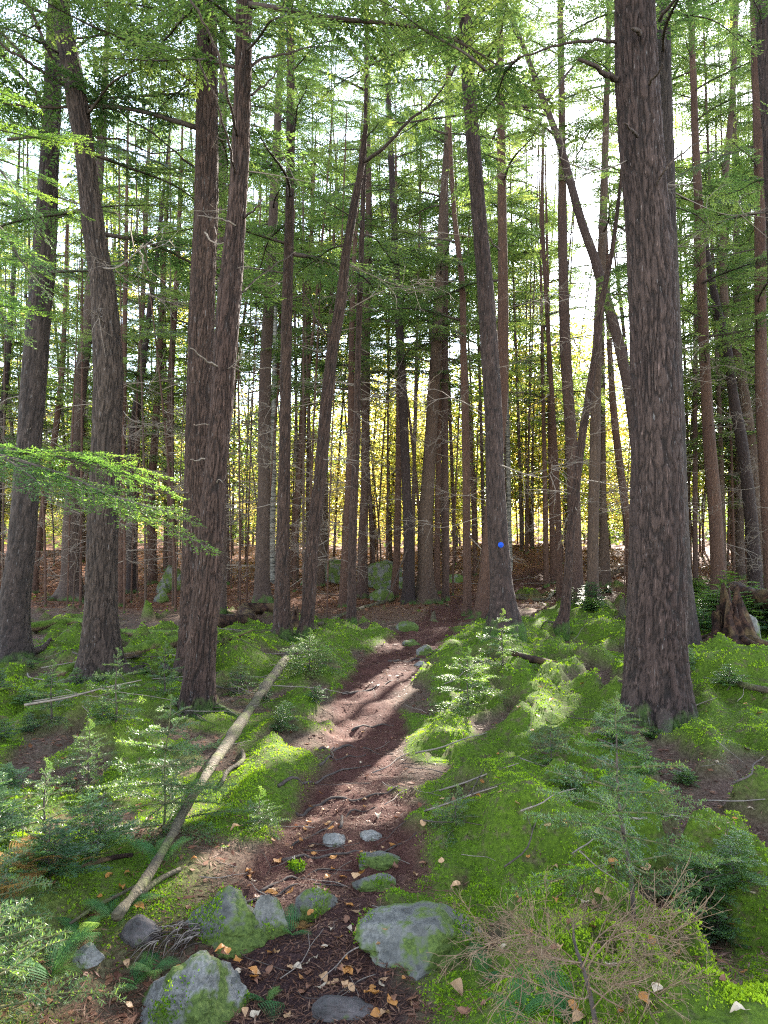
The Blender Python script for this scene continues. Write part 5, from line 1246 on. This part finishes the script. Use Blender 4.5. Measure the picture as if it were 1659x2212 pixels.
def fern(label, px, py, n, seed, lib=FG, sc=1.0, D=None):
    r = np.random.default_rng(seed); b = ground(px, py); root = thing('fern', label, 'fern', b)
    for k in range(n):
        az = 6.28 * k / n + r.normal(0, .4); el = r.uniform(.1, .7); i = int(r.integers(len(lib)))
        child_of('frond', lib[i], root, (0, 0, 0), (math.cos(az) * math.cos(el), math.sin(az) * math.cos(el), math.sin(el)), sc * r.uniform(.7, 1.1), r.normal(0, .2))
fern('single green fern leaning against the long fallen log', 352, 1862, 4, 1)
fern('small green fern behind the top of the pointed granite boulder', 330, 2098, 5, 2, sc=.7)
fern('tiny fern at the left flank of the pointed granite boulder', 290, 2130, 4, 3, sc=.6)
fern('rust-coloured dying fern on the sunlit left bank', 55, 1880, 7, 4, FRU)
fern('pale rusty fern at the left edge of the sunlit bank', 5, 1950, 7, 5, FRU, 1.1)
fern('rusty fern tuft between the bank and the sunlit fir', 130, 1890, 6, 6, FRU, .8)
fern('green fern below the brown branch on the left bank', 240, 1980, 6, 7, sc=.8)
fern('green fern on the mossy bank beside the dark smooth stone', 175, 2020, 6, 8, sc=.8)
fern('green fern in front of the dark hollow at lower left', 110, 2110, 6, 9, sc=.9)
fern('small green sprig between the grey upright stone and the mossy rounded one', 628, 2020, 4, 10, sc=.5)
fern('yellow sprig beside the mossy rounded stone', 650, 2012, 4, 11, FRU, .4)
fern('small green plant right of the pointed granite boulder', 575, 2165, 5, 12, sc=.6)
fern('fern growing through the dead fir twigs at the bottom', 1130, 2190, 5, 13, sc=.8)
fern('fern under the dead fir at the bottom edge', 1230, 2225, 5, 14, sc=.8)
fern('fern low on the front face of the big mossy boulder', 1055, 2105, 4, 15, sc=.6)

# ------------------------------------------------------------------ fallen leaves, each one lying where it fell
def leaf_mesh(seed, kind):
    r = np.random.default_rng(seed); n = 9; t = np.linspace(0, 1, n); L = 1.0
    w = {'ovate': .36 * np.sin(math.pi * t ** .75) * (1 - .15 * t), 'long': .24 * np.sin(math.pi * t ** .8), 'round': .46 * np.sin(math.pi * t ** .65)}[kind]
    w[0] = .02; w[-1] = .01
    curl = r.uniform(-.9, 1.1); fold = r.uniform(.1, 1.1); tw = r.uniform(-.5, .5)
    V = []
    for i in range(n):
        x = t[i] * L; z = curl * (x - .5) ** 2 + .08 * math.sin(x * 6 + seed)
        for s in (-1, 0, 1): V.append([x - .5, s * w[i], z + fold * abs(s) * w[i] + tw * s * w[i] * x + .03 * r.normal()])
    V = np.array(V); q = []
    for i in range(n - 1):
        for s in (0, 1): a = i * 3 + s; q.append([a, a + 1, a + 4, a + 3])
    V[:, 2] -= V[:, 2].min()
    B = MB(); B.add(V, q, tint=r.random())
    B.add(*tube(np.array([[-.5, 0, V[1, 2]], [-.62, .02, V[1, 2] + .03], [-.78, .0, V[1, 2] + .02]]), .012, 3, False))
    return B
LM = {}
for c in ('leaf_orange', 'leaf_tan', 'leaf_pale', 'leaf_brown'):
    LM[c] = [leaf_mesh(i * 7 + 3, k).mesh('fallen_leaf', M[c]) for i, k in enumerate(['ovate', 'long', 'round', 'ovate', 'ovate'])]
CN = {'leaf_orange': 'orange', 'leaf_tan': 'tan', 'leaf_pale': 'pale cream', 'leaf_brown': 'brown'}
rl = np.random.default_rng(41)
def zlift(p):
    """stands on the stone below when one is there"""
    z = p[2]
    for base, V, _ in STONES:
        if np.hypot(base[0] - p[0], base[1] - p[1]) < 1.0:
            d = np.hypot(V[:, 0] + base[0] - p[0], V[:, 1] + base[1] - p[1]); k = np.where(d < .05)[0]
            if len(k): z = max(z, V[k, 2].max() + base[2])
    return z
def place(px, py):
    tm = float(trail_m(*ground(px, py)[:2]))
    if px < 620 and py > 2040: return 'on the dark soil between boulders at lower left'
    if tm > .5: return ('on the upper trail between the trees' if py < 1560 else 'on the middle trail' if py < 1800 else 'on the trail around the small grey stones' if py < 1930 else 'on the trail beside the mossy boulders' if py < 2080 else 'on the dark trail soil at the bottom edge')
    if px > 1000 and py > 1930: return 'among the dead fir twigs at lower right'
    if px > 900: return 'on moss right of the trail' if py > 1600 else 'on moss around the biggest trunk'
    return 'on the mossy ground left of the trail'
def fallen(px, py, c, size=.06, i=None, label=None, up=0.0):
    b = ground(px, py); z = zlift(b)
    if label is None and z > b[2] + .02 and rl.random() < .8: return
    me = LM[c][int(rl.integers(5)) if i is None else i]
    o = link('fallen_leaf', me); s = size * rl.uniform(.6, .95); o.scale = (s, s, s)
    o.rotation_euler = (rl.normal(0, .28), rl.normal(0, .28) - up, rl.uniform(0, 6.28)); o.location = (b[0], b[1], z + .006)
    w = place(px, py); g = 'trail' if 'trail' in w else 'moss' if 'moss' in w else 'dark soil' if 'soil' in w else 'twigs'
    tag(o, label or f"{'large ' if s > .045 else 'small ' if s < .034 else ''}{CN[c]} fallen leaf on the {g}, {whereis(px, py)}", 'leaf', None if label else f'{CN[c]} leaves on the {g}')
for (px, py, c, s, lab) in [(985, 2146, 'leaf_tan', .085, 'large folded tan leaf right of centre at the bottom, below the big mossy boulder'),
        (845, 2168, 'leaf_orange', .075, 'orange leaf with long stalk at the bottom, beside the flat dark slab'), (802, 2165, 'leaf_orange', .07, 'orange leaf left of the stalked one, next to the flat dark slab'),
        (812, 2202, 'leaf_orange', .055, 'small oval yellow-orange leaf at the very bottom edge of the trail'), (745, 2138, 'leaf_tan', .06, 'cupped tan leaf above the flat dark slab'), (700, 2120, 'leaf_tan', .075, 'curled tan leaf standing left of the cupped one above the slab'),
        (672, 2004, 'leaf_orange', .06, 'orange leaf caught against the grey upright stone'), (780, 1908, 'leaf_orange', .065, 'bright orange pointed leaf by the mossy trail stones'), (1395, 1875, 'leaf_tan', .075, 'broad tan leaf on moss behind the dark-stemmed sapling'),
        (508, 1795, 'leaf_tan', .065, 'tan leaf standing upright at the left trail margin'), (832, 2060, 'leaf_tan', .05, 'tan leaf resting on the flat top of the big mossy boulder'), (1578, 1995, 'leaf_orange', .06, 'orange-brown leaf beyond the dead fir at lower right'),
        (440, 2105, 'leaf_tan', .055, 'tan leaf under the mossy granite wedge'), (388, 2100, 'leaf_orange', .05, 'small orange leaf left of the boulder gap'), (300, 1962, 'leaf_orange', .06, 'orange leaf lying on the mossy lower end of the long log'), (276, 1890, 'leaf_orange', .05, 'orange leaf standing on the sunlit bank near the log')]:
    fallen(px, py, c, s, label=lab)
def scatter(n, fx, fy, ok, cs, size=(.04, .07)):
    k = 0; tries = 0
    while k < n and tries < 6000:
        tries += 1; px, py = fx(), fy()
        b = ground(px, py)
        if not ok(b): continue
        fallen(px, py, cs[int(rl.integers(len(cs)))], rl.uniform(*size)); k += 1
onT = lambda b: trail_m(b[0], b[1]) > .6
offT = lambda b: trail_m(b[0], b[1]) < .3
OC = ['leaf_orange', 'leaf_tan', 'leaf_tan', 'leaf_pale', 'leaf_brown', 'leaf_orange', 'leaf_brown']
scatter(95, lambda: rl.uniform(420, 960), lambda: rl.uniform(1960, 2205), onT, OC, (.035, .06))
scatter(60, lambda: rl.uniform(480, 960), lambda: rl.uniform(1760, 1960), onT, OC, (.035, .06))
scatter(18, lambda: rl.uniform(640, 900), lambda: rl.uniform(1560, 1760), onT, OC, (.035, .055))
scatter(16, lambda: rl.uniform(220, 600), lambda: rl.uniform(2060, 2205), lambda b: True, ['leaf_orange', 'leaf_brown', 'leaf_tan'], (.035, .06))
scatter(34, lambda: rl.uniform(900, 1650), lambda: rl.uniform(1620, 1960), offT, ['leaf_tan', 'leaf_orange', 'leaf_tan', 'leaf_pale'], (.04, .065))
scatter(12, lambda: rl.uniform(1100, 1650), lambda: rl.uniform(1440, 1620), offT, ['leaf_orange', 'leaf_tan'], (.05, .07))
scatter(30, lambda: rl.uniform(1000, 1640), lambda: rl.uniform(1940, 2210), offT, ['leaf_tan', 'leaf_orange', 'leaf_brown', 'leaf_pale'], (.04, .06))
scatter(14, lambda: rl.uniform(0, 480), lambda: rl.uniform(1620, 1960), offT, ['leaf_orange', 'leaf_brown'], (.04, .06))

# ------------------------------------------------------------------ twigs and roots on the ground
rt = np.random.default_rng(17)
TW = []
for i in range(8):
    r = np.random.default_rng(600 + i); n = 9; t = np.linspace(-.5, .5, n); P = np.stack([t, r.normal(0, .12) * t**2 * 3 + .03 * np.sin(t * 9), .02 + .0 * t], -1)
    b = MB(); b.add(*tube(P, np.linspace(.012, .005, n) * r.uniform(.7, 1.2), 5))
    if i % 2: 
        q = P[5]; d = np.array([.6, r.choice([-.5, .5]), .25]); b.add(*tube(np.stack([q, q + d * .12, q + d * .28]), [.006, .005, .003], 4))
    TW.append([b.mesh('fallen_twig', M[m]) for m in ('deadtwig', 'twig')])
def twig(px, py, L, az, dark, label, group=None, i=None, lift=.012):
    b = ground(px, py); o = link('fallen_twig', TW[int(rt.integers(8)) if i is None else i][dark]); s = L
    e = .2; g1 = float(height(b[0] + math.cos(az) * L * .4, b[1] + math.sin(az) * L * .4)); g0 = float(height(b[0] - math.cos(az) * L * .4, b[1] - math.sin(az) * L * .4))
    o.scale = (s, s, min(s, .8)); label = label if group is None else label.split(' lying')[0].split(' on the')[0].split(' in the')[0] + (' lying ' if 'fallen' in label else ' fallen ') + whereis(px, py); o.rotation_euler = (0, -math.atan2(g1 - g0, .8 * L), az); o.location = (b[0], b[1], max(b[2], (g0 + g1) / 2) + lift); tag(o, label, 'twig', group)
twig(850, 1660, .42, .9, 0, 'curved tan stick lying across the middle trail near the right edge', i=2)
twig(938, 1656, .22, -.7, 0, 'short curved tan stick just off the middle trail on the right', i=4)
for k in range(26): twig(rt.uniform(480, 920), rt.uniform(1800, 2200), rt.uniform(.10, .30), rt.uniform(0, 6.28), k % 2, ('dark' if k % 2 else 'pale') + ' thin twig lying on the lower trail', ('dark' if k % 2 else 'pale') + ' twigs on the lower trail')
for k in range(20): twig(rt.uniform(700, 950), rt.uniform(1400, 1780), rt.uniform(.15, .4), rt.uniform(0, 6.28), k % 2, ('dark' if k % 2 else 'pale') + ' twig lying on the upper and middle trail', ('dark' if k % 2 else 'pale') + ' twigs on the upper trail')
for k in range(40): twig(rt.uniform(0, 700), rt.uniform(1330, 1560), rt.uniform(.3, 1.1), rt.uniform(-.7, .7), k % 3 == 0, ('dark' if k % 3 == 0 else 'grey') + ' fallen stick on the forest floor left of the trail', ('dark' if k % 3 == 0 else 'grey') + ' sticks on the left floor')
for k in range(34): twig(rt.uniform(960, 1650), rt.uniform(1340, 1900), rt.uniform(.15, .6), rt.uniform(-.9, .9), k % 3 == 0, ('dark' if k % 3 == 0 else 'grey') + ' fallen stick on the mossy slope right of the trail', ('dark' if k % 3 == 0 else 'grey') + ' sticks on the right slope')
for k in range(40): twig(rt.uniform(0, 1300), rt.uniform(1225, 1300), rt.uniform(.8, 2.2), rt.uniform(-.6, .6), k % 2, ('dark' if k % 2 else 'grey') + ' fallen stick in the red leaf litter under the far trees', ('dark' if k % 2 else 'grey') + ' sticks in the far leaf litter', lift=.05)
for k, (pts, w) in enumerate([([(600, 1700), (660, 1692), (730, 1668), (800, 1655)], 10), ([(735, 1790), (770, 1752), (810, 1745)], 10), ([(690, 1655), (740, 1640), (790, 1632)], 8), ([(560, 1928), (640, 1900), (720, 1880), (760, 1882)], 9), ([(520, 1955), (610, 1930), (700, 1915), (790, 1905)], 8), ([(760, 1580), (800, 1572), (850, 1568)], 8), ([(840, 1430), (900, 1424), (950, 1405)], 8), ([(630, 1830), (690, 1800), (740, 1770)], 7), ([(640, 1760), (700, 1735), (780, 1728), (860, 1700)], 11), ([(690, 1620), (760, 1612), (850, 1630)], 9), ([(610, 1860), (700, 1850), (790, 1842), (900, 1800)], 9), ([(740, 1500), (800, 1492), (860, 1470)], 8), ([(560, 2010), (650, 1975), (720, 1962)], 8)]):
    G = np.array([ground(a, b) for a, b in pts]); S = smooth_path(G, 20); S[:, 2] = height(S[:, 0], S[:, 1]) + .004 + .006 * np.sin(np.arange(20)); D = S[:, 1].mean()
    c = S[10].copy(); q = MB(); q.add(*tube(S - c, np.linspace(w * .75, w * .3, 20) / 2 / PF * D, 7)); o = link('tree_root', q.mesh('tree_root', M['twig'])); o.location = c
    tag(o, ['dark root crossing the left side of the middle trail', 'dark knobbly root above the small grey trail stones', 'thin root across the trail below the sunlit patch', 'long root running into the trail above the mossy wedge', 'second long root just above the mossy granite wedge', 'root at the sunlit patch on the trail', 'root by the pointed grey stone in the upper trail', 'thin root left of the round grey trail stone', 'thick dark root running diagonally over the middle trail', 'root rising across the trail under the sunlit patch', 'long low root between the small grey stones and the mossy stones', 'root across the narrow upper trail beside the pale firs', 'root beside the mossy rounded stone on the lower trail'][k], 'root')
# hanging fine roots and loose bark under the bank
def loose_roots():
    r = np.random.default_rng(88); b = MB()
    for k in range(60):
        p = ground(r.uniform(330, 440), r.uniform(2010, 2060)); L = r.uniform(.06, .16); az = r.uniform(2.6, 4.6); t = np.linspace(0, 1, 5)
        P = p + np.stack([np.cos(az) * L * t, np.sin(az) * L * .7 * t, .04 + .03 * t - .10 * t**2], -1); b.add(*tube(P, np.linspace(.0035, .001, 5), 3, False), m=k % 2)
    tag(link('root_fringe', b.mesh('root_fringe', [M['twig'], M['deadtwig']])), kind='stuff')
loose_roots()

# ------------------------------------------------------------------ ground cover nobody could count
def cover_points(n, y0, y1, r, pw=1.0):
    y = y0 * (y1 / y0) ** (r.random(n) ** pw); x = r.uniform(-1, 1, n) * (.60 * y + .5); return x, y
def moss():
    r = np.random.default_rng(51); B = MB()
    for (n, y0, y1, s0) in ((205000, 2.0, 7.0, .0098), (90000, 7.0, 20.0, .019)):
        x, y = cover_points(n, y0, y1, r); k = moss_m(x, y) * (.55 + .45 * vnoise(x * 6, y * 6, seed=81)) > r.uniform(.12, .6, n); x, y = x[k], y[k]
        z = height(x, y); m = len(x); clump = .5 + .5 * vnoise(x * 5, y * 5, seed=83)
        for j in range(2):
            D = np.stack([r.normal(0, .8, m), r.normal(0, .8, m), np.ones(m)], -1); Nn = r.normal(0, 1, (m, 3))
            ln = s0 * (.55 + .9 * clump) * r.uniform(.6, 1.3, m) * (1 + .05 * (y - y0))
            V, Q = rhombi(np.stack([x + r.normal(0, .006, m), y + r.normal(0, .006, m), z - .004], -1), D, Nn, ln, ln * .6)
            B.add(V, Q, tint=np.repeat(np.clip(.18 + .30 * clump + .34 * (.5 + .5 * vnoise(x * 1.1, y * .8, seed=87)) + r.normal(0, .09, m), 0, 1), 4))
    # cushions on the stones that are grown over
    for base, V, mt in STONES:
        if mt not in ('rock_moss', 'rock', 'rock_mid') or base[1] > 8: continue
        P = V + base; P = P[(P[:, 2] > base[2] + .01)]; idx = r.integers(len(P), size=len(P) * 2); p = P[idx] + r.normal(0, .008, (len(idx), 3))
        k = vnoise(p[:, 0] * 7, p[:, 1] * 7, p[:, 2] * 7, seed=85) > (.12 if mt == 'rock_moss' else .3); p = p[k]; m = len(p)
        D = np.stack([r.normal(0, .7, m), r.normal(0, .7, m) - .3, np.ones(m)], -1); V2, Q2 = rhombi(p, D, r.normal(0, 1, (m, 3)), r.uniform(.008, .018, m), .006)
        B.add(V2, Q2, tint=np.repeat(r.uniform(0, .6, m), 4))
    tag(link('moss', B.mesh('moss', M['moss'], False)), kind='stuff')
moss()
def litter():
    r = np.random.default_rng(53); B = MB()
    for (n, y0, y1, l0, w0, sel, mi) in ((110000, 1.9, 8, .032, .0045, 'trail', 0), (26000, 8, 22, .08, .014, 'trail', 0), (80000, 2, 9, .045, .0045, 'litter', 0), (9000, 2, 14, .045, .022, 'litter', 1), (26000, 9, 22, .09, .012, 'litter', 0), (32000, 2, 12, .04, .0045, 'any', 0), (60000, 15, 60, .11, .07, 'leaf', 1)):
        x, y = cover_points(n, y0, y1, r); tm = trail_m(x, y); mm = moss_m(x, y)
        k = (vnoise(x * 4, y * 4, seed=91) > r.uniform(-.1, .5, n)) if sel == 'any' else (tm > r.uniform(.15, .6, n)) if sel == 'trail' else ((mm < r.uniform(.1, .8, n)) & (tm < .5))
        if sel == 'leaf': k = k & (r.random(n) < sstep(15, 24, y) * (1 - .75 * sstep(3, 6, x) * (1 - sstep(20, 27, y))))
        x, y = x[k], y[k]; m = len(x); z = height(x, y) + (.010 if sel == 'any' else .004)
        D = np.stack([r.normal(0, 1, m), r.normal(0, 1, m), r.normal(0, .14, m)], -1); Nn = np.stack([r.normal(0, .3, m), r.normal(0, .3, m), np.ones(m)], -1)
        V, Q = rhombi(np.stack([x, y, z + (.02 if sel == 'leaf' else 0)], -1), D, Nn, l0 * r.uniform(.5, 1.5, m), w0 * r.uniform(.7, 1.5, m))
        B.add(V, Q, m=mi, tint=np.repeat(r.random(m) ** 1.4, 4))
    tag(link('needle_litter', B.mesh('needle_litter', [M['litter'], M['leaflit']], False)), kind='stuff')
litter()
